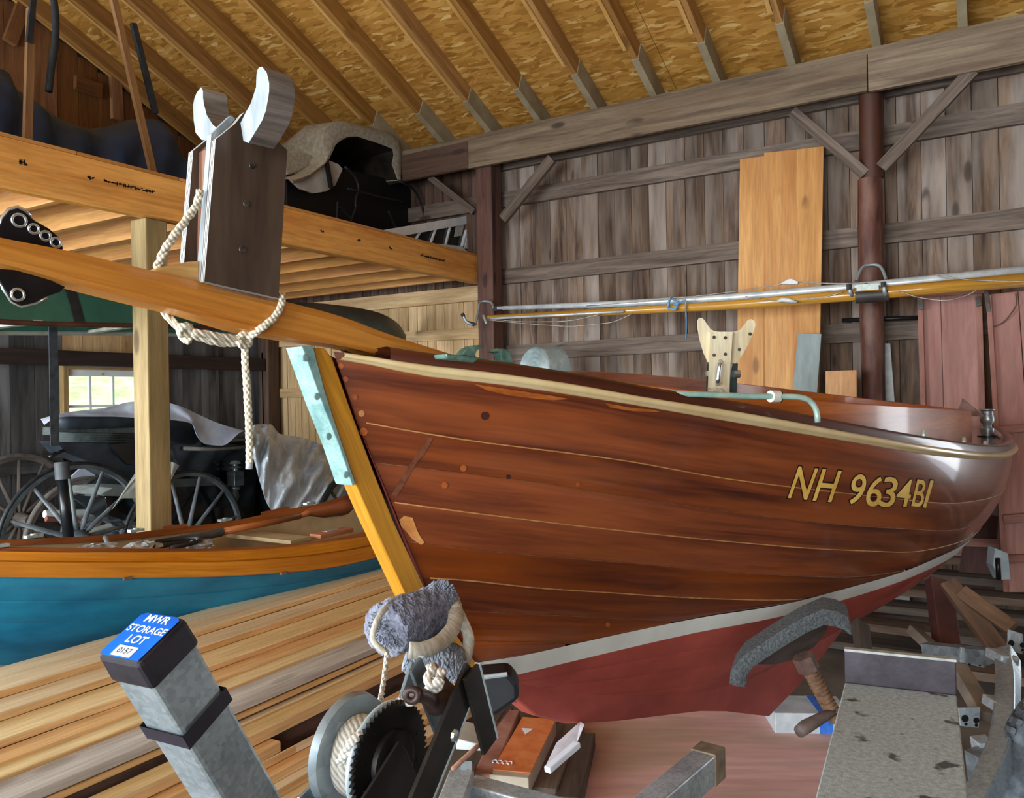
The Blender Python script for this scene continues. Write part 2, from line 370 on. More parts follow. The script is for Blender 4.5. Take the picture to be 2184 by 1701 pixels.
# ------------------------------------------------------------------ right-hand wall (behind the boat)
wr = struct_root('wall_right', (0, 6.42, 0))
YB = 6.42
seams = [1043, 1078, 1111, 1143, 1175, 1210, 1244, 1278, 1313, 1349, 1386, 1423, 1464, 1505, 1545, 1590, 1635, 1680, 1722, 1768, 1815, 1852, 1890, 1916, 1968, 2021, 2077, 2134]
xs = [PY(p, 560, YB)[0] for p in seams]
while xs[-1] < 4.5: xs.append(xs[-1] + rng.uniform(.19, .28))
for a, b in zip(xs, xs[1:]):
    t = rng.uniform(0, .010); MB().box((a+.002, YB - t, 2.25 if a > 2.05 and b < 3.6 else .02), (b-.002, YB+.022 - t, 4.06)).build('wall_board', W_wall, wr, grain=(0, 0, 1))
x = -7.08
while x < xs[0]-.02:
    x2 = min(x + rng.uniform(.10, .135), xs[0])
    MB().box((x+.003, YB-rng.uniform(0, .006), .02), (x2-.003, YB+.02, 2.62)).build('wall_board', W_pale, wr, grain=(0, 0, 1))
    MB().box((x+.003, YB-rng.uniform(0, .006), 2.63), (x2-.003, YB+.02, 4.06)).build('wall_board', W_wall_hi, wr, grain=(0, 0, 1)); x = x2
for a, b in (((-7.1, 6.45, 0), (2.2, 6.47, 4.02)), ((2.2, 6.45, 2.25), (3.4, 6.47, 4.02)), ((3.4, 6.45, 0), (4.6, 6.47, 4.02))): MB().box(a, b).build('sheathing', W_wall_hi, wr, grain=(0, 0, 1))
def girt(pa, pb, x0, x1, mat, h=.14, y=6.365, th=.045, nm='girt'):
    a, b = PY(*pa, y), PY(*pb, y); sl = (b[2]-a[2])/(b[0]-a[0])
    f = lambda x: V(x, y + th/2, a[2] + sl*(x - a[0]) + h/2)
    return bars(nm, mat, wr, f(x0), f(x1), th, h)
XR, XP2, XP1 = 1.55, -3.99, -.79
girt((1137, 431), (2184, 262), -7.05, XR, W_girt)
girt((1068, 606.5), (2184, 486.6), XP2, XR, W_girt)
girt((1205, 763), (1959, 721.6), XP2, XR, W_girt)
girt((1200, 338), (1838, 216.5), XP2, XR, W_girt, .24)
girt((803, 660), (1025, 639.5), -7.05, XP2, W_pale)
girt((896, 727), (1025, 721.6), -7.05, XP2, W_pale, .10)
girt((590, 848), (640, 847), -7.05, XP2, W_pale, .10)
girt((1205, 1000), (1959, 1005), XP2, XR, W_girt)
# posts
p1 = MB(); 
p1.tube([V(XP1 + .004*math.sin(h*2), 6.2, h) for h in np.linspace(0, 3.05, 10)], [.080 + .004*math.sin(h*3.1) for h in np.linspace(0, 3.05, 10)], 14)
p1.build('round_post', W_post, wr, grain=(0, 0, 1), smooth=True, angle=50)
MB().tube([V(XP1+.012, 6.2, 3.05), V(XP1+.012, 6.2, 3.9)], .078, 14).build('round_post', wood('oxblood_post', '38170c', '543020', 1, 8, .55, 0, var=0), wr, grain=(0, 0, 1), smooth=True, angle=50)
MB().box((XP2-.085, 6.12, 0), (XP2+.085, 6.29, 3.9)).build('square_post', W_post_dk, wr, grain=(0, 0, 1), bevel=.012)
MB().box((-7.06, 6.2, 0), (-6.9, 6.36, 4.0)).build('square_post', W_beam_dk, wr, grain=(0, 0, 1), bevel=.01)
MB().box((3.9, 6.12, 0), (4.06, 6.28, 3.9)).build('square_post', W_post_dk, wr, grain=(0, 0, 1), bevel=.01)
# plate beam in three lengths, cap on top
for xa, xb, mt, hb in ((-7.05, -4.115, W_beam_dk, 3.635), (-4.11, XP1+.01, W_beam, 3.63), (XP1+.015, 4.5, W_beam, 3.62)):
    MB().box((xa, 6.06, hb), (xb, 6.105, 3.88)).build('plate_beam', mt, wr, grain=(1, 0, 0), bevel=.004)
MB().box((-7.05, 6.075, 3.882), (4.5, 6.40, 3.925)).build('plate_cap', W_beam, wr, grain=(1, 0, 0), bevel=.003)
def brace(pa, pb, w=.09, y=6.09, th=.045, mat=W_girt): bars('knee_brace', mat, wr, PY(*pa, y), PY(*pb, y), th, w, up=(0, 1, 0) if False else (0, 0, 1), bevel=.003)
brace((1073, 468), (1178, 338)); brace((1012, 452), (918, 378), .06, 6.16); brace((1846, 372), (1690, 238), .075, 6.14); brace((1880, 358), (2075, 150), .085, 6.10)
# ------------------------------------------------------------------ far wall with the window
wb = struct_root('wall_back', (-7.1, 2, 0))
XF = -7.1
wy0, wy1, wh0, wh1 = 4.06, 4.98, 1.22, 1.885
y = -.3
while y < 6.42:
    y2 = min(y + rng.uniform(.17, .24), 6.42); t = rng.uniform(0, .008)
    roofh = 3.95 + .42*(6.1 - (y+y2)/2) if (y+y2)/2 > 1 else 3.95 + .42*5.1 - .42*(1-(y+y2)/2)
    segs = [(.02, 2.5, W_far), (2.51, roofh, W_gable)]
    if y < wy1 and y2 > wy0: segs = [(.02, wh0-.05, W_far), (2.03, 2.5, W_pale), (2.51, roofh, W_gable)]
    for a, b, mt in segs: MB().box((XF - .022 + t, y+.002, a), (XF + t, y2-.002, b)).build('wall_board', mt, wb, grain=(0, 0, 1))
    y = y2
sh = lambda pts: MB().prism([V(XF-.03, y_, h_) for y_, h_ in pts], (-.02, 0, 0)).build('sheathing', W_far, wb, grain=(0, 0, 1))
rh = lambda y_: 4.10 + .42*(6.1 - (y_ if y_ > 1 else 2-y_))
sh([(-.4, 0), (wy0-.03, 0), (wy0-.03, rh(wy0-.03)), (1, rh(1)), (-.4, rh(-.4))]); sh([(-4.5, 0), (-3.2, 0), (-3.2, rh(-3.2)), (-4.5, rh(-4.5))]); sh([(-3.2, 3.1), (-.4, 3.1), (-.4, rh(-.4)), (-3.2, rh(-3.2))])
MB().prism([V(-4.12, y_, h_) for y_, h_ in ((-4.45, 2.86), (1.0, 2.86), (1.0, 6.05), (-4.45, 3.85))], (.03, 0, 0)).build('shade_partition', W_wall_hi, struct_root('wall_loft_shade', (-4.1, -2, 3)), grain=(0, 0, 1)); sh([(wy1+.03, 0), (6.5, 0), (6.5, rh(6.5)), (wy1+.03, rh(wy1))])  # unseen partition added to block door light from the left ceiling
sh([(wy0-.03, 2.0), (wy1+.03, 2.0), (wy1+.03, rh(wy1)), (wy0-.03, rh(wy0))]); sh([(wy0-.03, 0), (wy1+.03, 0), (wy1+.03, wh0-.04), (wy0-.03, wh0-.04)])
MB().box((-7.03, .3, 1.9), (-6.93, 6.2, 2.03)).build('lintel_beam', wood('dark_lintel', '1f1613', '3d2c26', 1, 14, .8, .4, var=.05), wb, grain=(0, 1, 0), bevel=.006)
MB().box((-7.06, .3, .99), (-7.0, 3.98, 1.13)).build('girt', W_far, wb, grain=(0, 1, 0))
MB().box((-7.06, 5.02, .99), (-7.0, 6.2, 1.13)).build('girt', W_far, wb, grain=(0, 1, 0))
# gable framing above the loft
for pa, pb, w in (((150, -10), (228, 48), .16), ((180, 70), (258, 128), .12), ((243, 60), (415, 215), .12), ((245, 150), (250, 255), .1), ((160, 175), (215, 195), .12), ((60, -20), (20, 90), .10)):
    bars('gable_brace', W_gable, wb, PX(*pa, -7.04), PX(*pb, -7.04), .05, w)
# window
w1 = struct_root('window_1', (-7.1, 4.5, 1.5))
W_jamb = wood('window_jamb', '8b6f45', 'b89a68', 1.2, 14, .7, .2, var=.05)
WHITE = plain('white_sash_paint', 'dfe6e4', 'f4f8f6', 4, .5)
def fr(nm, y0, y1, h0, h1, x0, x1, mt): MB().box((x0, y0, h0), (x1, y1, h1)).build(nm, mt, w1, bevel=.004)
fr('jamb', wy0-.05, wy0, wh0-.04, wh1+.03, -7.13, -7.03, W_jamb); fr('jamb', wy1, wy1+.05, wh0-.04, wh1+.03, -7.13, -7.03, W_jamb)
fr('sill', wy0-.05, wy1+.05, wh0-.06, wh0-.01, -7.13, -7.0, W_jamb); fr('head', wy0, wy1, wh1-.01, wh1+.03, -7.13, -7.03, W_jamb)
fr('sash_rail', wy0, wy1, wh1-.07, wh1-.01, -7.11, -7.07, WHITE); fr('sash_rail', wy0, wy1, wh0, wh0+.05, -7.11, -7.07, WHITE)
fr('sash_stile', wy0, wy0+.012, wh0, wh1-.07, -7.11, -7.07, WHITE); fr('sash_stile', wy1-.04, wy1, wh0, wh1-.07, -7.11, -7.07, WHITE)
cols = [wy0, PX(191, 830, -7.09)[1], PX(240, 830, -7.09)[1]]; cols.append(2*cols[2]-cols[1]); cols.append(wy1)
for c in cols[1:-1]: fr('muntin', c-.012, c+.012, wh0+.05, wh1-.07, -7.105, -7.075, WHITE)
hm = PX(180, 866, -7.09)[2]; fr('muntin', wy0, wy1, hm-.012, hm+.012, -7.104, -7.076, WHITE)
GLASS, nt, b = newmat('window_glass'); b.inputs['Roughness'].default_value = .03; b.inputs['Transmission Weight'].default_value = 1; b.inputs['IOR'].default_value = 1.03; b.inputs['Base Color'].default_value = (.96, 1, .97, 1)
for i in range(4):
    for a, bb in ((wh0+.05, hm-.012), (hm+.012, wh1-.07)):
        MB().box((-7.092, cols[i]+.01, a), (-7.089, cols[i+1]-.01, bb)).build('pane', GLASS, w1)
MB().tube([PX(216, 797, -7.06), PX(216, 797, -7.075)], .012, 8).build('sash_latch', plain('brass', 'b39a3c', 'd8c468', 4, .35, .8), w1)
# white strip painted as daylight showing through the corner gap
MB().box((-7.0, 6.2, .02), (-6.98, 6.235, 2.1)).build('corner_gap_light', plain('gap_daylight_white', 'dff4f2', rough=.6), wr)
# ------------------------------------------------------------------ walls out of the frame, with their door openings
wf = struct_root('wall_front', (0, -4.45, 0))
for a, b in (((-7.1, -4.5, 0), (-4.4, -4.45, 4)), ((.1, -4.5, 0), (1.2, -4.45, 4)), ((3.4, -4.5, 0), (4.6, -4.45, 4)), ((1.2, -4.5, 3.1), (3.4, -4.45, 4)), ((-4.4, -4.5, 3.4), (.1, -4.45, 4))): MB().box(a, b).build('wall_panel', W_wall_hi, wf, grain=(0, 0, 1))  # the right-hand opening is added for the fill lamp
wg = struct_root('wall_gable', (4.6, 2, 0))
for a, b in (((4.55, -4.45, 0), (4.6, 6.45, 4)),): MB().box(a, b).build('wall_panel', W_wall_hi, wg, grain=(0, 0, 1))
MB().prism([(4.55, -4.45, 4.0), (4.55, 6.45, 4.0), (4.55, 1, 6.2)], (.05, 0, 0)).build('gable_panel', W_wall_hi, wg, grain=(0, 0, 1))
# ------------------------------------------------------------------ roof: rafters and OSB sheets
ce = struct_root('ceiling', (-1, 3, 4))
SL = .42; RY, RH = 1.0, 3.93 + .42*5.1
rx = [-0.20, -0.72, -1.284, -1.836, -2.345, -2.858, -3.392, -3.896, -4.414, -4.95, -5.48, -6.0, -6.5, -7.0] + [.33 + .53*i for i in range(8)]
dirn = nrm((0, -1, SL)); nup = nrm((0, SL, 1))
def ron(x, y, up=0.): return V(x, y, 3.93 + SL*(6.1 - y)) + nup*up
for x in rx:
    bars('rafter', W_rafter, ce, ron(x, 6.38, .07), ron(x, RY, .07), .04, .14, up=(1, 0, 0) if False else nup)
    bars('rafter_heel', W_grey, ce, ron(x-.002, 6.36, .066), ron(x, 5.72, .066), .056, .15, up=nup)
    bars('sister_strip', W_sister, ce, ron(x-.036, 5.62, .035), ron(x-.036, RY, .035), .028, .09, up=nup)
px0 = -7.1; pw = 2.44
for r in range(5):
    ya, yb = 6.5 - r*1.12, 6.5 - (r+1)*1.12 + .004
    yb = max(yb, RY - .01)
    if ya <= yb: continue
    x = px0 - (1.22 if r % 2 else 0)
    while x < 4.6:
        xa, xb = max(x, px0)+.002, min(x+pw, 4.6)-.002
        if xb > xa:
            q = [ron(xa, ya, .142), ron(xb, ya, .142), ron(xb, yb, .142), ron(xa, yb, .142)]
            MB().prism(q, nup*.012).build('osb_sheet', OSB, ce, grain=(1, 0, 0))
        x += pw
MB().prism([ron(-7.15, 6.6, .157), ron(4.65, 6.6, .157), ron(4.65, RY-.02, .157), ron(-7.15, RY-.02, .157)], nup*.02).build('roof_covering', W_wall_hi, ce, grain=(1, 0, 0))
MB().prism([(-7.1, RY, RH+.13), (-7.1, -4.6, RH+.13-.42*5.6), (-7.1, -4.6, RH+.16-.42*5.6), (-7.1, RY, RH+.16)], (11.7, 0, 0)).build('roof_slope', OSB, ce, grain=(1, 0, 0))
MB().box((-7.1, RY-.02, RH-.06), (4.6, RY+.02, RH+.15)).build('ridge_board', W_rafter, ce, grain=(1, 0, 0))
# ------------------------------------------------------------------ storage loft
lo = root('storage_loft', 'golden timber storage loft with an open joisted underside, standing on a square post', 'loft', (-5.5, 4, 2.6))
XL = -4.1
MB().box((XL-.045, .6, 2.612), (XL, 6.215, 2.852)).build('front_beam', W_loft, lo, grain=(0, 1, 0), bevel=.003)
MB().box((XL-.092, .6, 2.612), (XL-.047, 6.215, 2.852)).build('inner_beam', W_loft, lo, grain=(0, 1, 0))
jy = [PX(p, q, -4.2)[1] for p, q in ((638, 532), (727, 550), (798, 565), (869, 581), (936, 595), (985, 603))]
st = (jy[4]-jy[0])/4
while jy[0] > .9: jy.insert(0, jy[0]-st)
for y in jy:
    bars('joist', W_joist, lo, (-7.02, y, 2.73), (XL-.095, y, 2.73), .04, .19)
    MB().box((XL-.10-.05, y-.026, 2.635), (XL-.093, y+.026, 2.70)).build('joist_hanger', GALV, lo)
y = .6
while y < 6.2:
    y2 = min(y + .61, 6.22); MB().box((-7.05, y+.002, 2.853), (XL-.001, y2-.002, 2.871)).build('decking_sheet', W_joist, lo, grain=(1, 0, 0)); y = y2
MB().box((-4.28, 2.845, 0), (-4.14, 2.985, 2.61)).build('support_post', W_support, lo, grain=(0, 0, 1), bevel=.008)
MB().box((-4.28, .9, 0), (-4.14, 1.04, 2.61)).build('support_post', W_support, lo, grain=(0, 0, 1), bevel=.008)
def stamp(xa, ya, n, hh, y1=None):
    mb = MB(); p = PX(xa, ya, XL+.0005); y = p[1]; h = p[2]
    for k in range(n):
        for j in range(2):
            w = rng.uniform(.004, .009); hb = rng.uniform(.3, 1)*hh; zz = h + rng.uniform(-.5, .5)*(hh-hb)
            mb.box((XL-.0005, y, zz-hb/2), (XL+.0008, y+w, zz+hb/2)); y += w + rng.uniform(.001, .003)
            mb.box((XL-.0005, y-.012, zz-.002), (XL+.0008, y+.002, zz+.002))
        y += .004
    mb.build('ink_stamp', INK, lo)
stamp(41, 344, 2, .028); stamp(187, 378, 2, .02); stamp(222, 385, 14, .02); stamp(684, 492, 2, .022); stamp(763, 511, 2, .022); stamp(830, 528, 2, .022); stamp(897, 544, 16, .024)
# ------------------------------------------------------------------ the varnished sailboat
HULL = wood('varnished_mahogany', '401407', '803a10', .9, 16, .30, .0, coat=.55, bump=.04, var=.14, stain='a5521a', stain_amt=.45, sscale=(.9, 6))
HULL_DK = wood('dark_varnished_mahogany', '34140a', '5a2812', .9, 16, .35, .0, coat=.6, bump=.06, var=.05)
COAM = wood('bright_varnished_mahogany', '93400f', 'c97226', 1.2, 12, .35, .0, coat=.35, bump=.03, var=.02)
SPRIT = wood('golden_varnished_spruce', 'b56a20', 'dc9840', .8, 18, .40, .15, coat=.25, bump=.06, var=.02)
STEMW = wood('yellow_varnished_oak', 'b57a1c', 'd99b30', 1.3, 26, .4, .0, coat=.25, bump=.12, var=.02)
CREAM = plain('gold_cream_rail_paint', 'c3a877', 'd6c093', 5, .28, coat=.4)
STRIPE = plain('white_boot_stripe', 'cfd0c6', 'dfe0d8', 5, .45)
REDB = plain('red_bottom_paint', '8a352b', 'a8493c', 3, .55, bump=.05, stretch=(1, 1, 2))
VERD = plain('verdigris_bronze', '6c9a99', 'a5c8c4', 22, .5, .35, bump=.25, ramp_p=(.3, .7))
VERD_DK = plain('green_bronze', '4a6d62', '86aa9c', 18, .5, .4, bump=.2)
BLACKM = plain('black_fitting', '121113', '262325', 8, .35, .4)
CHROME = plain('bright_metal', 'c4d0d4', 'eef4f6', 8, .2, .85)
def Bs(s, L=4.4, bm=.785, sm=2.4, bt=.35):
    u = min(max(s/sm, 0), 1); a = bm*(1-(1-u)**1.7)**.95
    w = min(max((s-sm)/(L-sm), 0), 1); return a if s < sm else bm-(bm-bt)*w**2.2
Hk = pch([0,.068,.167,.286,.46,.6,.82,1.1,1.6,2.1,2.6,3.2,3.9,4.6],[1.669,1.5,1.292,1.04,.80,.66,.58,.49,.38,.34,.36,.45,.62,.75])
STEMS = pch([-1.669,-1.5,-1.292,-1.04,-.80,-.66,-.58,-.49,-.38],[0,.068,.167,.286,.46,.6,.82,1.1,1.6])
Qf = pch([0,.9,1.3,1.6,2,2.4,3.2,4.6],[.9,.95,1.05,1.32,1.55,1.85,2.2,2.2])
H = {
'sheer': pch([0,.094,.176,.317,.53,.725,1.067,1.506,2.036,2.521,2.895,3.5,4.4],[1.669,1.652,1.637,1.619,1.586,1.55,1.496,1.423,1.35,1.304,1.285,1.282,1.31]),
'band': pch([0,.097,.18,.378,.68,1.082,1.515,2.04,2.633,2.966,3.5,4.4],[1.652,1.632,1.611,1.584,1.534,1.464,1.394,1.318,1.267,1.252,1.248,1.275]),
'S1': pch([.068,.166,.311,.514,.733,1.11,1.389,1.798,2.358,3.2,4.4],[1.5,1.477,1.446,1.411,1.374,1.297,1.25,1.187,1.116,1.085,1.14]),
'S2': pch([.118,.326,.534,.8,1.238,1.527,2.008,2.497,3.3,4.4],[1.395,1.357,1.319,1.262,1.175,1.122,1.051,.99,.965,1.045]),
'S3': pch([.167,.343,.875,1.3,1.593,1.883,2.253,3,4.4],[1.292,1.254,1.148,1.07,1.021,.978,.930,.905,.96]),
'S4': pch([.218,.384,.689,.95,1.279,1.476,2.102,2.8],[1.184,1.147,1.088,1.038,.972,.937,.852,.83]),
'S5': pch([.271,.37,.576,.852,1.132,1.36,1.704,2.0],[1.082,1.064,1.017,.96,.902,.86,.809,.78]),
'S6': pch([.34,.597,.662,.887,1.2],[.985,.933,.92,.87,.80]),
'S7': pch([.40,.62,.829,1.1],[.885,.844,.794,.75]),
'T': pch([.441,.697,1.3,1.642,1.9,2.229,2.455,2.826,3.4,4.4],[.813,.805,.799,.797,.812,.836,.858,.878,.90,.93]),
'B': pch([.471,.6,.9,1.3,1.7,2.03,2.305,2.617,3.2,4.4],[.75,.748,.741,.738,.740,.758,.781,.800,.82,.85]),
}
LB = 4.4
def hb(s, h):
    k = float(Hk(s)); t = min(max((h-k)/(float(H['sheer'](s))-k+1e-6), 0), 1)
    return .022*max(0, 1-s/1.6) + Bs(s)*(1-(1-t)**float(Qf(s)))
def hull_pt(s, h, off=0., side=1):
    b = hb(s, h)
    if off:
        e = .01; dbs = (hb(s+e, h)-hb(s-e, h))/(2*e); dbh = (hb(s, h+e)-hb(s, h-e))/(2*e)
        dbs = max(-1.2, min(1.2, dbs)); dbh = max(-2, min(2, dbh))
        n = nrm((-dbs, 1, -dbh)); return BP(s + n[0]*off, side*(b + n[1]*off), h + n[2]*off)
    return BP(s, side*b, h)
def hull_hit(x, y, off=0.):
    q = ray(x, y); prev = None
    for t in np.linspace(1.4, 6, 700):
        p = EYEP + q*t; d = p - BO; s, n, h = d @ BA, d @ BNV, p[2]
        f = n - hb(min(max(s, .0), LB), h) if s > -.1 else 1
        if prev is not None and prev[1] > 0 >= f:
            tt = prev[0] + (t-prev[0])*prev[1]/(prev[1]-f); p = EYEP + q*tt; d = p - BO
            return hull_pt(d @ BA, p[2], off)
        prev = (t, f)
    return PD(x, y, 3)
boat = root('sailboat', 'varnished mahogany sailboat with white waterline stripe and red bottom, on the trailer', 'boat', BO - V(0, 0, BO[2]))
def stem_s(h): return float(STEMS(-h))
def strake(up, lo, name, mat, nu=46, nv=6, groove=.0012, side=1, smin=None):
    """planking between two height lines; edges are eased in so that every seam is a groove"""
    def send(s): return up(s) - lo(s) > .004
    ss = np.linspace(.02, LB, 300); ok = [s for s in ss if send(s) and up(s) > float(Hk(s)) + .001]
    if not ok: return
    e = ok[-1]; rows = []
    for t in (0, .05, .25, .5, .75, .95, 1)[:nv+1]:
        r = []
        for u in np.linspace(0, 1, nu):
            s = None
            # stem end of this row
            h0 = None; sa = 0.0
            for _ in range(30):
                h0 = up(sa)*(1-t) + lo(sa)*t; sa = .5*sa + .5*stem_s(h0)
            s = sa + (e - sa)*u**1.25; h = up(s)*(1-t) + lo(s)*t
            r.append(hull_pt(s, h, -groove if t in (0, 1) else 0, side))
        rows.append(r)
    mb = MB(); mb.grid(rows if side > 0 else rows[::-1], 0, True)
    return mb.build(name, mat, boat, smooth=True)
fT = lambda s: float(H['T'](s)); fB = lambda s: float(H['B'](s)); fl = lambda n: (lambda s: float(H[n](s)))
def clipT(n): return lambda s: max(float(H[n](s)), fT(s))
order = ['sheer', 'S1', 'S2', 'S3', 'S4', 'S5', 'S6', 'S7']
for i, n in enumerate(order):
    lo_f = clipT(order[i+1]) if i+1 < len(order) else fT
    strake(clipT(n) if i else fl('sheer'), lo_f, 'plank', HULL)
CAULK = plain('tan_seam_compound', '9a6430', 'b98650', 40, .6, coords='Object'); CAULK2 = plain('brown_seam_compound', '5e3014', '7d4a22', 40, .6)
for n in order[1:]:
    ss = [s for s in np.linspace(.02, LB, 200) if float(H[n](s)) > fT(s)+.004 and float(H[n](s)) > float(Hk(s))+.004]
    if n in ('S6', 'S7') or True:
        e = ss[-1]; s0_ = ss[0]; e = min(e, {'S6': 1.0, 'S7': .8}.get(n, e))
        MB().tube([hull_pt(s, float(H[n](s)), -.0006) for s in np.linspace(s0_, e, 60)], [.0021 if n in ('S1', 'S3', 'S5') else .0014]*60, 5).build('seam_compound', CAULK if n in ('S1', 'S3', 'S5') else CAULK2, boat, smooth=True)
strake(fT, fB, 'boot_stripe', STRIPE, groove=0)
fk = lambda s: float(Hk(s)) + .0
for k in range(4):
    a, b = k/4, (k+1)/4
    strake(lambda s, a=a: fB(s)*(1-a)+fk(s)*a, lambda s, b=b: fB(s)*(1-b)+fk(s)*b, 'bottom_plank', REDB, groove=.002)
strake(fl('sheer'), fT, 'starboard_planking', HULL, side=-1, groove=0); strake(fT, fB, 'starboard_stripe', STRIPE, side=-1, groove=0); strake(fB, fk, 'starboard_bottom', REDB, side=-1, groove=0)
# keel and deadwood
kp = [(.56, .74), (.60, .67), (.68, .60), (.82, .535), (1.08, .466), (1.35, .405), (1.61, .346), (1.8, .29), (2.157, .165), (2.45, .22), (2.71, .29), (3.2, .44), (3.9, .61), (4.3, .70), (4.3, .80), (3.2, .55), (2.4, .45), (1.6, .46), (1.0, .60), (.6, .85)]
MB().prism([BP(s, .035, h) for s, h in kp], -BNV*.07).build('keel', REDB, boat, grain=BA, bevel=.006)
# transom
tr = [hull_pt(LB, h) for h in np.linspace(float(Hk(LB))+.01, 1.31, 9)] + [hull_pt(LB, h, 0, -1) for h in np.linspace(1.31, float(Hk(LB))+.01, 9)]
MB().prism(tr, BA*.03).build('transom', HULL_DK, boat)
# rub rail, cap rail
def strip(name, mat, fn, s0, s1, n=60, prof=(), side=1):
    mb = MB(); rows = [[fn(s, *p, side) for s in np.linspace(s0, s1, n)] for p in prof]
    mb.grid(rows if side > 0 else rows[::-1], 0, True); return mb.build(name, mat, boat, smooth=True)
def railf(s, t, off, side):
    h = float(H['sheer'](s))*(1-t) + float(H['band'](s))*t; b = hb(s, h) + off; return BP(s, side*b, h)
pr = [(0, 0), (.02, .014), (.2, .021), (.5, .024), (.72, .020), (.76, .012), (.95, .011), (1, 0)]
strip('rub_rail', CREAM, railf, .012, LB, 70, pr); strip('starboard_rub_rail', CREAM, railf, .012, LB, 40, pr, -1)
def capf(s, dh, off, side): h = float(H['sheer'](s)); return BP(s, side*(max(hb(s, h) + off, .0)), h + dh)
pr = [(-.002, .010), (.022, .012), (.030, .006), (.032, -.004), (.030, -.05), (-.01, -.052)]
strip('cap_rail', HULL_DK, capf, .11, LB, 70, pr); strip('starboard_cap_rail', HULL_DK, capf, .11, LB, 40, pr, -1)
# deck as a ring around the cockpit, coaming, cockpit sole
SCo, ACo, WCo, ECo = 2.45, 1.32, .64, 2.4
def oval(t, k=1.): c, s = math.cos(t), math.sin(t); return SCo + k*ACo*math.copysign(abs(c)**(2/ECo), c), k*WCo*math.copysign(abs(s)**(2/ECo), s)
outl = [(s, hb(s, float(H['sheer'](s)))-.01) for s in np.linspace(0.03, LB, 60)]; outl = outl + [(s, -b) for s, b in outl[::-1]]
def outer(t):
    d = np.array([math.cos(t)*ACo, math.sin(t)*WCo]); best = None; n = len(outl)
    for i in range(n):
        a, b = np.array(outl[i]) - (SCo, 0), np.array(outl[(i+1) % n]) - (SCo, 0)
        m = np.array([d, a-b]).T
        if abs(np.linalg.det(m)) < 1e-9: continue
        k, u = np.linalg.solve(m, a)
        if k > 0 and -1e-6 <= u <= 1+1e-6 and (best is None or k < best): best = k
    return SCo + d[0]*best, d[1]*best
deckh = lambda s, n: float(H['sheer'](min(max(s, 0), LB))) + .006 + .012*(1-min(1, (n/(Bs(s)+.03))**2))
def ovk(t):
    d = (math.cos(t)*ACo, math.sin(t)*WCo); k = (abs(math.cos(t))**ECo + abs(math.sin(t))**ECo)**(-1/ECo); return SCo + d[0]*k, d[1]*k
ang = [2*math.pi*i/96 for i in range(97)]
rows = []
for f in (0, .33, .66, 1):
    r = []
    for t in ang:
        a, b = ovk(t), outer(t); s, n = a[0]*(1-f)+b[0]*f, a[1]*(1-f)+b[1]*f
        if f == 0 and (abs(n) > abs(b[1]) and False): pass
        r.append(BP(s, n, deckh(s, n)))
    rows.append(r)
MB().grid(rows).build('deck', HULL_DK, boat, grain=BA, smooth=True)
toph = lambda s, n: 1.60 - .022*(s-1.3) - .008*(s-1.3)**2 - .13*n
rt = []; rb = []
for t in ang[:-1]:
    s, n = ovk(t); rt.append((s, n, toph(s, n))); rb.append((s, n, deckh(s, n)-.03))
def shrink(p, k): return BP(SCo + (p[0]-SCo)*(1-k/ACo), p[1]*(1-k/WCo), p[2])
cr = [[BP(*p) for p in rb], [BP(p[0], p[1], p[2]-.004) for p in rt], [shrink(p, .006) for p in rt], [shrink(p, .018) for p in rt], [shrink((p[0], p[1], p[2]-.004), .024) for p in rt], [shrink((p[0], p[1], p[2]-.10), .024) for p in rb]]
MB().rings(cr, cap=False).build('coaming', COAM, boat, grain=BA, smooth=True, angle=40)
MB().prism([BP(SCo + (ovk(t)[0]-SCo)*.95, ovk(t)[1]*.95, 1.16) for t in ang[:-1]][::2], (0, 0, -.02)).build('cockpit_sole', HULL_DK, boat, grain=BA)
# stem timber and its bronze strap
stf = [(646, 740), (668, 800), (690, 862), (725, 950), (760, 1036), (792, 1110), (866, 1270), (940, 1400), (1020, 1500)]
stb = [(1060, 1470), (1010, 1405), (908, 1258), (838, 1108), (797, 1005), (754, 890), (709, 763), (692, 742)]
MB().prism([BPn(*p, .028) for p in stf + stb], -BNV*.056).build('stem', STEMW, boat, grain=BPn(850, 1270, 0)-BPn(625, 738, 0), bevel=.003)
strap = [(644, 738), (666, 800), (688, 862), (723, 950), (752, 1036), (758, 1030), (738, 970), (716, 905), (692, 830), (668, 737)]
sp = MB().prism([BPn(*p, .036) for p in strap], -BNV*.072).build('stem_strap', VERD, boat, bevel=.002)
for x, y in ((651, 763), (676, 845), (701, 930), (738, 1012)):
    sm = MB(); sm.lathe([(.0, .002), (.007, .002), (.009, 0)], BPn(x, y, .036), BNV, 10); sm.build('strap_screw', VERD, sp)
# bowsprit
tp = [BPn(*p, .036) for p in ((-120, 478), (0, 505), (134, 531), (330, 577), (422, 598), (590, 637), (720, 671), (835, 713), (972, 757))]
bt = [BPn(*p, -.036) for p in ((-120, 550), (0, 577), (144, 617), (275, 650), (352, 668), (503, 711), (603, 728), (700, 742), (800, 770))]
def sn(p): return float((p-BO) @ BA)
tops = pch([sn(p) for p in tp], [p[2] for p in tp]); bots = pch([sn(p) for p in bt], [p[2] for p in bt])
sec = []
for s in np.linspace(sn(tp[0]), sn(tp[-1])-.005, 34):
    t, b = float(tops(s)), float(bots(s)); b = min(b, t-.03); w = .042; c = .020; hh = t-b; c2 = min(c, hh*.35)
    cx = [(-w+c*.6, t), (w-c*.6, t), (w, t-c2), (w, b+c2*.5), (w-c*.3, b), (-w+c*.3, b), (-w, b+c2*.5), (-w, t-c2)]
    sec.append([BP(s, n, h) for n, h in cx])
bs = MB().rings(sec).build('bowsprit', SPRIT, boat, grain=BPn(600, 690, 0)-BPn(0, 545, 0), smooth=True, angle=25)
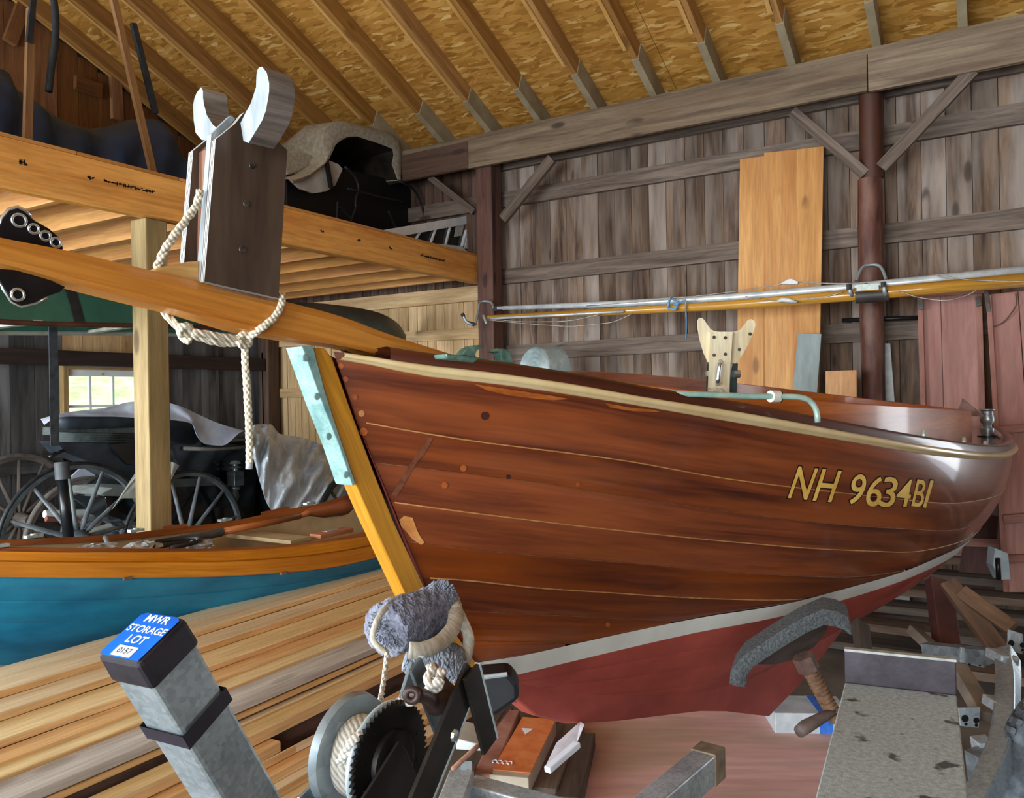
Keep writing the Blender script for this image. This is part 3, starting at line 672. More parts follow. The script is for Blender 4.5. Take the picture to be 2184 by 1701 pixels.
up_pl = [(-30, 540), (-6, 492), (5, 466), (20, 448), (38, 443), (52, 450), (75, 470), (105, 487), (128, 507), (136, 531), (70, 545)]
pl = MB().prism([BPn(*p, .006) for p in up_pl], -BNV*.012).build('tang_plate', BLACKM, bs, bevel=.002)
lo_pl = [(-30, 570), (60, 578), (140, 611), (130, 622), (100, 632), (75, 645), (45, 652), (25, 642), (8, 615), (-10, 585)]
p2 = MB().prism([BPn(*p, .006) for p in lo_pl], -BNV*.012).build('tang_plate', BLACKM, bs, bevel=.002)
for x, y, r in ((41, 470, .0115), (72, 488, .0085), (97, 503, .0085), (119, 517, .0085), (38, 628, .0105)):
    c = BPn(x, y, .0065); hl = MB(); hl.tube([c + r*(BA*math.cos(t) + V(0, 0, 1)*math.sin(t)) for t in np.linspace(0, 2*math.pi, 15)[:-1]], .0028, 6, closed=True); hl.build('lit_hole_rim', CHROME, pl if y < 560 else p2, smooth=True)  # bright ring drawn for the lit inner edge of each hole
rim = MB(); rim2 = MB(); rim.tube([BPn(*p, .0) for p in ((-4, 498), (5, 466), (20, 448), (38, 443), (52, 450), (66, 461))], .005, 6); rim2.tube([BPn(*p, 0) for p in ((0, 590), (8, 615), (25, 642), (45, 652), (75, 645), (100, 632))], .004, 6)
rim.build('tang_edge', CHROME, pl, smooth=True); rim2.build('tang_edge', CHROME, p2, smooth=True)
# mooring chock of bronze on the foredeck
n0 = .20
ck = MB(); ck.prism([BPn(*p, n0) for p in ((952, 754), (985, 757), (1060, 767), (1135, 783), (1135, 792), (1050, 780), (955, 764))], -BNV*.05)
for poly in (((985, 757), (997, 743), (1010, 736.5), (1024, 735), (1037, 738), (1026, 742), (1018, 748), (1015, 756), (1019, 766)), ((1052, 749), (1063, 743), (1078, 743), (1088, 748), (1092, 759), (1097, 776), (1065, 774), (1072, 762), (1066, 752))):
    ck.prism([BPn(*p, n0-.008) for p in poly], -BNV*.03)
ck.build('bow_chock', VERD_DK, boat, bevel=.004)
# green bronze traveller, fittings along the rail
tv = [BPn(*p, .42 + .25*(p[0]-1425)/319) for p in ((1405, 837), (1425, 838), (1530, 842), (1640, 845), (1698, 845.5), (1722, 851), (1736, 864), (1742, 880), (1744, 900))]
tvo = MB().tube(spline(tv, 30), .0085, 10).build('traveller_bar', plain('pale_green_bronze', '8fb5a8', 'bcd8cc', 14, .4, .3), boat, smooth=True)
MB().tube([BPn(1643, 845, .59), BPn(1662, 845, .60)], .017, 12).build('traveller_block', plain('white_plastic', 'dedbcc', 'efece0', 5, .4), tvo, smooth=True, angle=40)
MB().tube([BPn(1662, 845, .60), BPn(1667, 845, .605)], .017, 12).build('traveller_stop', BLACKM, tvo, smooth=True, angle=40)
for x, y0, y1 in ((1970, 916, 938), (2056, 932, 952), (2101, 940, 958)):
    s = 2.5 + (x-1970)/131*.55
    a, b = BPn(x, y1, .70), BPn(x, y0, .70)
    MB().tube([a, a*.5+b*.5, b], [.011, .010, .006], 10, flat=.6).build('rail_fairlead', plain('pale_bronze', 'a8c0b8', 'd5e4dd', 9, .35, .4), boat, smooth=True)
q0 = BPs(2106, 905, 3.85)
sw = root('stern_winch', 'small grey spool winch standing on the stern deck', 'winch', q0)
sw2 = MB().lathe([(.03, -.06), (.034, -.02), (.02, -.015), (.022, .0), (.033, .012), (.036, .03), (.031, .05), (.03, .072), (.038, .078), (.038, .083), (.012, .085)], q0, n=20).build('spool', plain('dull_grey_metal', '6d7478', 'b3bcc0', 12, .35, .6), sw, smooth=True, angle=35)
MB().lathe([(.05, -.10), (.05, -.06), (.02, -.058)], q0, n=16).build('base', BLACKM, sw, smooth=True, angle=35)
sa = MB(); sa.bar(BPs(2112, 935, 3.8), BPs(2148, 962, 3.7), .02, .02); sa.bar(BPs(2122, 930, 3.85), BPs(2156, 952, 3.75), .016, .016); sa.build('arm', plain('dull_grey_arm', '5a5550', '8a857c', 9, .5, .4), sw)
# tan flap of canvas at the aft end of the coaming
MB().prism([BPs(2040, 886, 3.5), BPs(2052, 849, 3.5), BPs(2100, 888, 3.5)], BA*.012).build('canvas_flap', plain('brown_canvas', '6f534b', '8d7066', 20, .9), boat)
# registration number in gold, one character after another
GOLD = plain('gold_leaf', 'd6a649', 'efc66c', 9, .4, .1); EDGE = plain('black_letter_edge', '150806', rough=.4)
reg = None
quads = {'N': ((1680, 1060), (1720, 1064), (1703, 994), (1744, 999)), 'H': ((1733, 1066), (1772, 1069), (1754, 1000), (1794, 1004)), '9': ((1803, 1073), (1836, 1077), (1822, 1010), (1850, 1013)),
         '6': ((1843, 1076), (1874, 1080), (1858, 1013), (1887, 1017)), '3': ((1873, 1078), (1904, 1082), (1887, 1016), (1917, 1019)), '4': ((1907, 1077), (1937, 1080), (1920, 1021), (1948, 1023)),
         'B': ((1943, 1077), (1965, 1081), (1956, 1022), (1978, 1025)), 'I': ((1968, 1080), (1974, 1081), (1984, 1024), (1990, 1025))}
for ch, (bl, br, tl, trr) in quads.items():
    for k, (mt, off, bo) in enumerate(((EDGE, .0010, .034), (GOLD, .0018, .008))):
        tmp = []
        def warp(x, y): tmp.append((x, y)); return (x, y, 0)
        o = text_mesh('registration_character' if k else 'character_edge', ch, mt, None, None, None, None, 1.0, warp=warp, bold=bo)
        if k == 0: x0, x1, y0, y1 = min(p[0] for p in tmp)+bo, max(p[0] for p in tmp)-bo, min(p[1] for p in tmp)+bo, max(p[1] for p in tmp)-bo
        for v, (x, y) in zip(o.data.vertices, tmp):
            u, w = (x-x0)/(x1-x0), (y-y0)/(y1-y0)
            px = [(bl[i]*(1-u)+br[i]*u)*(1-w) + (tl[i]*(1-u)+trr[i]*u)*w for i in (0, 1)]
            v.co = hull_hit(px[0], px[1], off) - LOC[boat.name]
        o.parent = boat; LOC[o.name] = LOC[boat.name]
# bare patch and wooden bungs on the planking
BARE = plain('bare_wood_patch', 'a8682c', 'c98a4a', 30, .6)
def decal(pts, mat, name, off=.0015): MB().add([hull_hit(x, y, off) for x, y in pts], [tuple(range(len(pts)))]).build(name, mat, boat)
decal(((851, 1108), (862, 1099), (880, 1103), (885, 1118), (893, 1138), (905, 1156), (898, 1161), (878, 1148), (868, 1135), (855, 1122)), BARE, 'bare_patch')
BUNG = plain('worn_bung', '8a3f16', 'a5561f', 20, .5); BUNG2 = plain('dark_bung', '3c120a', rough=.5)
for x, y, r, mt in ((771, 881, 7, BARE), (727, 780, 6, BUNG), (737, 808, 6, BUNG), (757, 846, 6, BUNG), (775, 920, 9, BUNG), (1034, 886, 9, BUNG2), (988, 998, 7, BUNG), (1084, 1016, 5, BUNG2), (1232, 1032, 5, BUNG), (948, 1034, 7, BUNG), (1296, 1331, 5, BUNG)):
    decal([(x + r*math.cos(t), y + r*math.sin(t)) for t in np.linspace(0, 2*math.pi, 13)[:-1]], mt, 'bung')
decal(((912, 930), (924, 933), (905, 968), (886, 990), (868, 1022), (846, 1058), (834, 1055), (858, 1014), (880, 980), (898, 955)), plain('dull_scuffed_varnish', '53240c', '703a1a', 60, .7), 'scuff')
WORN = plain('worn_orange_varnish', '84400f', 'a85c20', 14, .45, stretch=(1, 1, 3))
decal(((1010, 818), (1050, 824), (1110, 833), (1170, 842), (1215, 850), (1180, 853), (1130, 848), (1085, 842), (1040, 832)), WORN, 'worn_patch')
decal(((1290, 858), (1340, 868), (1395, 873), (1410, 878), (1350, 876), (1300, 868)), WORN, 'worn_patch')

# ------------------------------------------------------------------ plywood mast crutch lashed on the bowsprit
PLYF = wood('brown_plywood_face', '33251c', '584638', 1.6, 10, .5, .3, coat=.08, var=.03, bump=.15)
def ply_edge():
    m, nt, b = newmat('plywood_edge'); L = nt.links.new
    tc = N(nt, 'ShaderNodeTexCoord'); dp = N(nt, 'ShaderNodeVectorMath', operation='DOT_PRODUCT'); dp.inputs[1].default_value = tuple(BNV)
    L(tc.outputs['Object'], dp.inputs[0]); w = N(nt, 'ShaderNodeMath', operation='MULTIPLY'); w.inputs[1].default_value = 2*math.pi/.0065; L(dp.outputs['Value'], w.inputs[0])
    sn_ = N(nt, 'ShaderNodeMath', operation='SINE'); L(w.outputs[0], sn_.inputs[0])
    r = ramp(nt, ((.35, lin('4c453f')), (.5, lin('cfd2cd')))); mr = N(nt, 'ShaderNodeMapRange'); mr.inputs['From Min'].default_value = -1; L(sn_.outputs[0], mr.inputs['Value']); L(mr.outputs[0], r.inputs[0]); L(r.outputs[0], b.inputs['Base Color']); b.inputs['Roughness'].default_value = .7
    return m
PLYE = ply_edge()
PALEW = plain('pale_blue_grey_wood', '747d82', 'a2abb0', 18, .7, bump=.2, stretch=(1, 1, .3)); GREYW = wood('grey_wood_side', '4d443c', '8b8076', 2, 30, .75, 0, var=.02)  # pale blue-grey for the faces, brownish grey for the horn sides
mc = root('mast_crutch', 'brown plywood mast crutch with two pale horns standing on the bowsprit', 'mast crutch', BPn(515, 610, 0))
def panel(n0, th, px, nm):
    mb = MB(); pts = [BPn(*p, n0) for p in px]; k = len(pts)
    back = [p - BNV*th for p in pts]
    mb.add(pts, [tuple(range(k))], 0); mb.add(back, [tuple(range(k-1, -1, -1))], 0)
    mb.add(pts + back, [(i, (i+1) % k, (i+1) % k + k, i+k) for i in range(k)], 1)
    return mb.build(nm, [PLYF, PLYE], mc, grain=(0, 0, 1))
near = panel(.056, .020, ((436, 600), (594, 636), (613, 320), (520, 240), (500, 265), (460, 297)), 'side_panel')
off = BPn(436, 600, .056) - BPn(436, 600, .056)
far_pts = [BP(sn(BPn(*p, .056)), 0, BPn(*p, .056)[2]) for p in ((436, 600), (594, 636), (613, 320), (520, 240), (500, 265), (460, 297))]
fm = MB(); pts = [p - BNV*.050 for p in far_pts]; k = len(pts); back = [p - BNV*.022 for p in pts]
fm.add(pts, [tuple(range(k))], 0); fm.add(back, [tuple(range(k-1, -1, -1))], 0); fm.add(pts + back, [(i, (i+1) % k, (i+1) % k + k, i+k) for i in range(k)], 1)
fm.build('side_panel', [PLYF, PLYE], mc, grain=(0, 0, 1))
# core between the panels, set back from the front edge
s0, s1 = sn(BPn(436, 600, .05)), sn(BPn(594, 636, .05)); hb0 = 1.80; ht = 2.10
cp = [(s0+.028, hb0-.01), (s1, hb0-.05), (s1+.02, ht+.03), (s0+.09, ht+.06), (s0+.04, ht+.0)]
MB().prism([BP(s, .035, h) for s, h in cp], -BNV*.084).build('core_block', wood('red_brown_core', '6b3d2a', 'a07860', 1.6, 12, .45, .2, coat=.2, var=.02), mc, grain=(0, 0, 1))
MB().prism([BP(s, .030, h) for s, h in ((s0+.0, hb0), (s0+.012, hb0), (s0+.045, ht+.012), (s0+.085, ht+.065), (s0+.075, ht+.07), (s0+.03, ht+.02))], -BNV*.02).build('edge_batten', PALEW, mc, grain=(0, 0, 1))
sH = s0 + .07
nearh = ((519, 300), (513, 262), (524, 240), (535, 220), (546, 186), (547, 160), (549, 149), (553, 143), (559, 142), (569, 155), (574, 177), (574, 195), (571, 214), (567, 236), (560, 255), (549, 274), (538, 292), (530, 305))
farh = ((429, 186), (433, 194), (433, 208), (435, 222), (441, 245), (454, 266), (466, 276), (450, 300), (430, 298), (417, 283), (413, 255), (412, 223), (415, 208), (420, 197))
for px in (nearh, farh):
    mb = MB(); pts = [BPs(*p, sH) for p in px]; k = len(pts); back = [p + BA*.058 for p in pts]
    a = sum(np.cross(pts[i], pts[(i+1) % k]) for i in range(k))
    f1, f2 = tuple(range(k)), tuple(range(k-1, -1, -1))
    if a @ BA > 0: f1 = f1[::-1]; f2 = f2[::-1]
    mb.add(pts, [f1], 0); mb.add(back, [f2], 0); mb.add(pts + back, [(i, (i+1) % k, (i+1) % k + k, i+k) for i in range(k)], 1)
    mb.build('horn', [PALEW, GREYW], mc, grain=BA)
SCREW = plain('screw_head', '2a2422', '7d7468', 30, .4, .5)
for x, y in ((526, 434), (517, 532), (538, 352)):
    MB().lathe([(.0, .0015), (.007, .0015), (.008, 0)], BPn(x, y, .0565), BNV, 10).build('screw_head', SCREW, near)
# carved fairlead on the sprit in front of the crutch
fl_ = MB().prism([BPn(*p, .02) for p in ((318, 584), (335, 571), (370, 563), (405, 557), (428, 555), (428, 606), (400, 600))], -BNV*.05)
fl_.build('sprit_fairlead', wood('pale_oiled_oak', 'c08a44', 'e0b574', 2, 20, .4, 0, coat=.3, var=.02), bs, grain=BA, bevel=.006)
# ------------------------------------------------------------------ ropes
def rope_mat(name, c1, c2, tw=190):
    m, nt, b = newmat(name); L = nt.links.new
    tc = N(nt, 'ShaderNodeTexCoord'); wv = N(nt, 'ShaderNodeTexWave', Scale=tw/6.283, Distortion=1.5); wv.inputs['Detail'].default_value = 1
    wv.bands_direction = 'DIAGONAL'; L(tc.outputs['Object'], wv.inputs['Vector'])
    r = ramp(nt, ((.15, lin(c1)), (.6, lin(c2)))); L(wv.outputs['Fac'], r.inputs[0]); L(r.outputs[0], b.inputs['Base Color']); b.inputs['Roughness'].default_value = .85
    bp = N(nt, 'ShaderNodeBump', Strength=.5, Distance=.002); L(wv.outputs['Fac'], bp.inputs['Height']); L(bp.outputs[0], b.inputs['Normal']); return m
ROPE = rope_mat('weathered_rope', 'b0a388', 'e6dfcb', 260)
def twist(mb, pts, r, strands=3, pitch=9., n=6):
    """a laid rope: strands twisted around the centre line"""
    L = sum(np.linalg.norm(b-a) for a, b in zip(pts, pts[1:])); m = max(12, int(L/(r*1.1))); c = spline(pts, m)
    d = [nrm(c[min(i+1, m-1)] - c[max(i-1, 0)]) for i in range(m)]; a = nrm(np.cross(d[0], (.31, .2, .93)))
    A = []
    for i in range(m): a = nrm(a - d[i]*(a @ d[i])); A.append((a, np.cross(d[i], a)))
    for k in range(strands):
        pts2 = []
        for i in range(m):
            t = 2*math.pi*(k/strands + i/(m-1)*L/(r*pitch)); pts2.append(c[i] + .5*r*(A[i][0]*math.cos(t) + A[i][1]*math.sin(t)))
        mb.tube(pts2, r*.56, n)
    return mb
rp = root('lashing_rope', 'knotted beige rope lashing the plywood crutch to the bowsprit, its end hanging', 'rope', BPn(525, 720, 0))
m1 = MB(); twist(m1, [BPn(427, 405, .028), BPn(423, 425, .024), BPn(400, 465, .03), BPn(370, 505, .036), BPn(345, 545, .03), BPn(333, 572, 0)], .0085); m1.build('upper_turn', ROPE, rp, smooth=True)
m2 = MB(); twist(m2, [BPn(602, 628, .045), BPn(600, 650, .055), BPn(586, 676, .056), BPn(562, 696, .054), BPn(540, 712, .035), BPn(528, 722, .01)], .0085); m2.build('near_turn', ROPE, rp, smooth=True)
m3 = MB(); twist(m3, [BPn(345, 655, -.05), BPn(362, 680, -.04), BPn(378, 694, -.03), BPn(392, 722, -.02), BPn(400, 728, -.01), BPn(405, 708, 0), BPn(400, 694, .012), BPn(385, 696, .01), BPn(388, 712, .0), BPn(410, 712, 0)], .009)
twist(m3, [BPn(405, 712, 0), BPn(430, 720, .0), BPn(455, 728, .004), BPn(480, 732, 0), BPn(505, 730, .006), BPn(522, 722, .008)], .009)
twist(m3, [BPn(408, 708, .01), BPn(440, 712, .012), BPn(470, 718, .012), BPn(498, 722, .01), BPn(525, 734, .004)], .009)
m3.build('under_turn', ROPE, rp, smooth=True)
m4 = MB(); twist(m4, [BPn(512, 732, .0), BPn(510, 718, .012), BPn(522, 712, .016), BPn(534, 720, .012), BPn(530, 735, .012), BPn(514, 737, .014), BPn(511, 726, .02)], .008); m4.build('knot', ROPE, rp, smooth=True)
m5 = MB(); twist(m5, [BPn(522, 735, .0), BPn(523, 770, .003), BPn(527, 830, .0), BPn(530, 890, .002), BPn(532, 950, 0), BPn(532, 988, 0)], .0085, 4, 7.); m5.build('hanging_end', ROPE, rp, smooth=True)
MB().tube([BPn(532, 985, 0), BPn(531, 1000, 0)], .0075, 8).build('whipped_tip', plain('grey_whipping', '8f959a', 'c3c8ca', 20, .6), rp, smooth=True)

# ------------------------------------------------------------------ pale boom crutch standing at the front of the cockpit
PLY2 = wood('pale_birch_ply', 'd9c79c', 'efe3c2', 1.4, 14, .5, 0, coat=.1, var=.02, bump=.05)
PLY2E = plain('dark_ply_edge', '5c4a36', '8c7a60', 30, .7)
sB = sn(BPn(1530, 855, .08))
bc = root('boom_crutch', 'pale plywood boom crutch with two curved horns, rising from the cockpit front', 'boom crutch', BPs(1532, 870, sB))
hp = [(1491, 677), (1498, 678), (1503, 683), (1509, 693), (1516, 702), (1524, 706), (1534, 707), (1565, 707), (1579, 703), (1587, 692), (1595, 682), (1603, 680), (1610, 685), (1611, 694), (1606, 710), (1598, 730), (1586, 752), (1574, 770), (1568, 775), (1509, 772), (1500, 752), (1492, 725), (1487, 698), (1487, 684)]
def dirplane(x, y, z): return PD(x, y, z)
zc = float(M[2] @ (BPs(1532, 770, sB) - EYEP))
def facing(px, z, th, name, mats, par):
    mb = MB(); pts = [PD(*p, z) for p in px]; k = len(pts); v = M[2]*th; back = [p + v + M[0]*th*.25 for p in pts]
    a = sum(np.cross(pts[i], pts[(i+1) % k]) for i in range(k)); f1, f2 = tuple(range(k)), tuple(range(k-1, -1, -1))
    if a @ M[2] > 0: f1, f2 = f2, f1
    mb.add(pts, [f1], 0); mb.add(back, [f2], 0); mb.add(pts + back, [(i, (i+1) % k, (i+1) % k + k, i+k) for i in range(k)], 1)
    return mb.build(name, mats, par, grain=(0, 0, 1))
facing(hp, zc, .03, 'horn_board', [PLY2, PLY2E], bc)
st_ = facing([(1515, 707), (1563, 707), (1557, 790), (1554, 870), (1508, 870), (1511, 790)], zc-.022, .022, 'stem_board', [PLY2, PLY2], bc)
facing([(1563, 775), (1574, 775), (1573, 800), (1570, 868), (1556, 868), (1558, 800)], zc+.01, .05, 'side_bracket', [plain('dark_green_bracket', '20302c', '34504a', 9, .45, .2)]*2, bc)
facing([(1507, 778), (1512, 775), (1510, 868), (1505, 868)], zc+.01, .05, 'side_bracket', [plain('dark_green_bracket', '20302c')]*2, bc)
facing([(1509, 826), (1553, 828), (1552, 846), (1508, 844)], zc-.025, .003, 'name_plate', [plain('mottled_paper_label', 'a88a50', 'dcd6c4', 60, .6)]*2, bc)
cl_ = MB(); cl_.tube(spline([PD(1536, 770, zc-.026), PD(1535, 778, zc-.05), PD(1533, 794, zc-.05), PD(1531, 812, zc-.05), PD(1530, 818, zc-.026)], 14), .008, 8); cl_.build('cleat', CHROME, bc, smooth=True)
MB().tube([PD(1565, 797, zc), PD(1578, 797, zc)], .015, 8).build('pivot_bolt', CHROME, bc, smooth=True, angle=40); MB().tube([PD(1506, 796, zc), PD(1512, 796, zc)], .012, 8).build('pivot_bolt', CHROME, bc, smooth=True, angle=40)
for x, y in ((1523, 719), (1547, 720), (1523, 757), (1547, 755), (1607-30, 745), (1600, 712)): MB().lathe([(0, .002), (.006, .002), (.007, 0)], PD(x, y, zc-.022 if x < 1560 else zc), -M[2], 8).build('screw_head', SCREW, bc)
# ------------------------------------------------------------------ lumber stack
LUM = [wood('fresh_pine', 'd8c096', 'eddcb8', .8, 12, .75, .4, var=.06, bump=.2), wood('orange_pine_edge', 'd29e60', 'e9c48c', 1.0, 14, .75, .2, var=.06, bump=.35),
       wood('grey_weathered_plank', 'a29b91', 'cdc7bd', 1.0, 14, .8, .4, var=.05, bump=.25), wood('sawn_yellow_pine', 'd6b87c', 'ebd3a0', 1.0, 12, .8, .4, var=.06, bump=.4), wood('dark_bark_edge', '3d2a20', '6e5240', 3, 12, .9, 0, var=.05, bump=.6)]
L0 = PZ(0, 1439, .5); L1 = PZ(786, 1211, .5)
LD = nrm(V(L1[0]-L0[0], L1[1]-L0[1], 0)); LM = V(LD[1], -LD[0], 0)
def lm(px, py, h): return float((PZ(px, py, h) - L0) @ LM)
COLX = 640
# (y of far edge, y of near edge at x=640, top height, thickness, material, length limits)
lum = [(1250, 1277, .500, .028, 0, (-1.2, 3.6), 'topmost pale board of the lumber stack, beside the blue rowing boat'),
       (1290, 1309, .472, .030, 0, (-1.2, 3.4), 'pale board second from the blue rowing boat in the lumber stack'),
       (1324, 1351, .441, .026, 3, (-1.1, 3.3), 'yellow rough-sawn board third from the blue rowing boat in the stack'),
       (1361, 1383, .415, .022, 1, (-1.1, 3.3), 'orange board fourth from the blue rowing boat in the stack, with a dark knot'),
       (1383, 1405, .405, .030, 3, (-1.1, 3.2), 'yellow board just above the wide grey plank in the stack'),
       (1405, 1447, .392, .030, 2, (-1.2, 3.3), 'wide grey weathered plank in the middle of the lumber stack'),
       (1452, 1466, .355, .022, 1, (-1.0, 3.2), 'thin brown board directly below the wide grey plank'),
       (1474, 1489, .322, .030, 0, (.35, 3.0), 'narrow pale board below the black gap of the lumber stack'),
       (1490, 1517, .312, .045, 3, (-1.0, 2.9), 'thick yellow board in the middle of the stack, behind the winch drum'),
       (1540, 1560, .262, .040, 1, (-.9, .48), 'orange board whose cut end shows left of the winch drum'),
       (1560, 1583, .222, .032, 0, (-.9, 2.6), 'pale board reaching right below the board with the cut end'),
       (1596, 1620, .190, .034, 1, (-.9, 2.4), 'orange board low in the stack, left of the winch drum'),
       (1628, 1655, .155, .034, 0, (-.8, 2.3), 'pale board near the bottom of the stack beside the galvanised post'),
       (1664, 1690, .120, .034, 3, (-.8, 2.2), 'yellow board second lowest of the stack, beside the galvanised post'),
       (1702, 1740, .086, .040, 0, (-.8, 2.1), 'lowest pale board of the stack at the bottom edge of the photo')]
mprev = None; lastm = 0; cores = []
for i, (ya, yb, h, t, mi, (u0, u1), lab) in enumerate(lum):
    ma, mb_ = lm(COLX, ya, h), lm(COLX, yb, h)
    base = L0 - V(0, 0, L0[2])
    def Q(u, m, z): p = base + LD*u + LM*m; return V(p[0], p[1], z)
    depth = .14 if i else .07; cores.append((ma - depth, mb_, h - t))
    back = ma - depth
    if mprev is not None and h > mprev[1] - mprev[2] - .001: back = max(back, mprev[0] + .002)
    mprev = (mb_, h, t)
    mb2 = MB(); us = np.linspace(u0, u1, 14); wob = [rng.uniform(-.004, .004) for _ in us]
    rs = [[Q(u, back, h-t), Q(u, mb_+w, h-t+.001), Q(u, mb_+w, h-.003), Q(u, mb_+w-.004, h), Q(u, back, h)] for u, w in zip(us, wob)]
    mb2.rings(rs); mb2.m = [1 if (q < 13*5 and q % 5 in (0, 1)) else 0 for q in range(len(mb2.m))]
    o = mb2.build('lumber_board', [LUM[mi], LUM[1] if mi != 2 else LUM[2]], grain=LD); tag(o, lab, 'board', 'lumber boards in the stack')
    lastm = mb_
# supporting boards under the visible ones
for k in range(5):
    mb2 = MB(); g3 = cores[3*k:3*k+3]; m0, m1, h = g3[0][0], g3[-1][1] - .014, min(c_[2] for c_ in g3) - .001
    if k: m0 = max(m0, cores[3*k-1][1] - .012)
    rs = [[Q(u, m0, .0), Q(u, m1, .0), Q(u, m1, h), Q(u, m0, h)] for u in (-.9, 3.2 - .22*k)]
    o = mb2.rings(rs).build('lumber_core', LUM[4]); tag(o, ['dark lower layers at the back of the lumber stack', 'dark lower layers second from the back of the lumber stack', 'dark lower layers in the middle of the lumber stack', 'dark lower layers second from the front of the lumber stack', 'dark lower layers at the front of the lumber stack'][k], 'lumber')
# bark-edged slab
mb2 = MB(); a = lm(COLX, 1466, .338); rs = [[Q(u, a-.05, .316), Q(u, a+.004, .316), Q(u, a+.006, .330), Q(u, a-.01, .338)] for u in np.linspace(-1, .35, 12)]
tag(mb2.rings(rs).build('lumber_board', LUM[4], grain=LD), 'bark-edged dark slab just under the wide grey plank', 'board', 'lumber boards in the stack')

# ------------------------------------------------------------------ blue rowing boat
TEAL = plain('teal_blue_paint', '0d5f80', '1d7c9c', 2.5, .45, bump=.06, stretch=(3, 1, 3))
ORW = wood('orange_varnished_cedar', 'b56a17', 'd9912f', .9, 16, .35, .2, coat=.4, bump=.08, var=.05, stain='8c4c14', stain_amt=.4)
BRW = wood('brown_varnished_gunwale', '83431c', 'a9622f', 1., 12, .4, .1, coat=.35, bump=.06, var=.05)
BEIGE = plain('beige_inner_paint', '9c8560', 'b7a17a', 4, .6)
PXS = (-380, 0, 200, 420, 600, 700, 800, 880, 960)
XG = pch(PXS, (-3.85, -3.60, -3.50, -3.42, -3.35, -3.32, -3.30, -3.33, -3.47))
XFAR = pch(PXS, (-4.25, -4.12, -4.06, -4.02, -3.94, -3.86, -3.74, -3.62, -3.48))
rowsy = {'a': (1150, 1166, 1168, 1170, 1162, 1150, 1128, 1108, 1090), 'b': (1158, 1174, 1177, 1175, 1167, 1155, 1140, 1118, 1098), 'c': (1180, 1195, 1197, 1197, 1189, 1178, 1160, 1136, 1112),
         'd': (1216, 1231, 1233, 1231, 1222, 1211, 1190, 1163, 1136), 'e': (1272, 1281, 1279, 1265, 1246, 1231, 1212, 1184, 1156), 'f': (1325, 1329, 1323, 1306, 1279, 1259, 1236, 1205, 1172), 'g': (1425, 1418, 1395, 1357, 1315, 1288, 1262, 1224, 1190)}
ry = {k: pch(PXS, v) for k, v in rowsy.items()}
xo = {'a': -.012, 'b': .014, 'c': .014, 'd': .002, 'e': -.04, 'f': -.10, 'g': -.27}
SX = np.linspace(-380, 960, 46)
def sk(k, x, dx=0.):
    f = max(0., min(1., (960-x)/160)); return PX(x, float(ry[k](x)), float(XG(x)) + (xo[k]*f if xo[k] < 0 else xo[k]) + dx)
skf = root('rowing_boat', 'teal blue rowing boat with orange varnished top strakes, behind the lumber stack', 'rowing boat', PX(400, 1300, -3.7))
def skstrake(nm, r0, r1, mat, dx=0., lip=.004):
    rows = [[sk(r0, x, dx-.002) for x in SX], [sk(r0, x, dx+lip)*.93 + sk(r1, x, dx+lip)*.07 for x in SX], [(sk(r0, x, dx)+sk(r1, x, dx))/2 for x in SX], [sk(r0, x, dx+lip)*.05 + sk(r1, x, dx+lip)*.95 for x in SX], [sk(r1, x, dx-.004) for x in SX]]
    MB().sheet(rows, (-.014, 0, 0)).build(nm, mat, skf, smooth=True, angle=40)
skstrake('gunwale', 'a', 'b', BRW, .0); skstrake('top_strake', 'b', 'c', ORW, .012); skstrake('top_strake', 'c', 'd', ORW, .004)
skstrake('plank', 'd', 'e', TEAL); skstrake('plank', 'e', 'f', TEAL, -.004); skstrake('plank', 'f', 'g', TEAL, -.008)
def skfar(x, dy, dx=0.):
    yt = float(FT(x)); return PX(x, yt + dy, float(XFAR(x)) + dx)
FT = pch((-380, 0, 221, 279, 346, 400, 492, 560, 611, 669, 746, 850, 960), (1165, 1151, 1141, 1136.5, 1128, 1122, 1111, 1097, 1086, 1076, 1062, 1066, 1086))
rows = [[skfar(x, 0, -.015) for x in SX], [skfar(x, 0, .012) for x in SX], [skfar(x, 13, .014) for x in SX], [skfar(x, 14, -.015) for x in SX]]
MB().rings([[r[i] for r in rows] for i in range(len(SX))]).build('far_gunwale', BRW, skf, grain=(0, 1, 0), smooth=True, angle=40)
for xa, xb in ((348, 400), (556, 618)):
    MB().rings([[skfar(x, -6, -.012), skfar(x, -6, .014), skfar(x, 3, .014), skfar(x, 3, -.012)] for x in (xa, (xa+xb)/2, xb)]).build('gunwale_block', BRW, skf, grain=(0, 1, 0))
inner = []
for x in SX:
    g = sk('a', x, -.02); fgn = skfar(x, 12, .0); c = (g+fgn)/2; zz = min(g[2], fgn[2]); w = (g-fgn)
    inner.append([fgn, V(*(fgn + w*.12)[:2], zz-.18), V(*(fgn + w*.3)[:2], zz-.30), V(*c[:2], zz-.34), V(*(fgn + w*.7)[:2], zz-.30), V(*(fgn + w*.88)[:2], zz-.18), g])
MB().grid([[r[k] for r in inner] for k in range(7)]).build('inner_skin', BEIGE, skf, smooth=True)
MB().grid([[p + (V(-.02, 0, 0) if k < 3 else V(0, 0, -.02)) for p in [r[k] for r in inner]] for k in range(4)][::-1]).build('far_planking', TEAL, skf, smooth=True)
for xa, w in ((505, 26), (770, 60), (170, 30)):
    a, b = skfar(xa, 18, .02), sk('a', xa + (w-26), -.03); b = V(b[0], a[1], a[2]); MB().bar(a - V(0, 0, .03), b - V(0, 0, .03), .16, .022).build('thwart', BEIGE if xa < 700 else BRW, skf, bevel=.003)
SOCK = plain('pale_bronze_socket', '93b5bb', 'd6e4e2', 30, .4, .4)
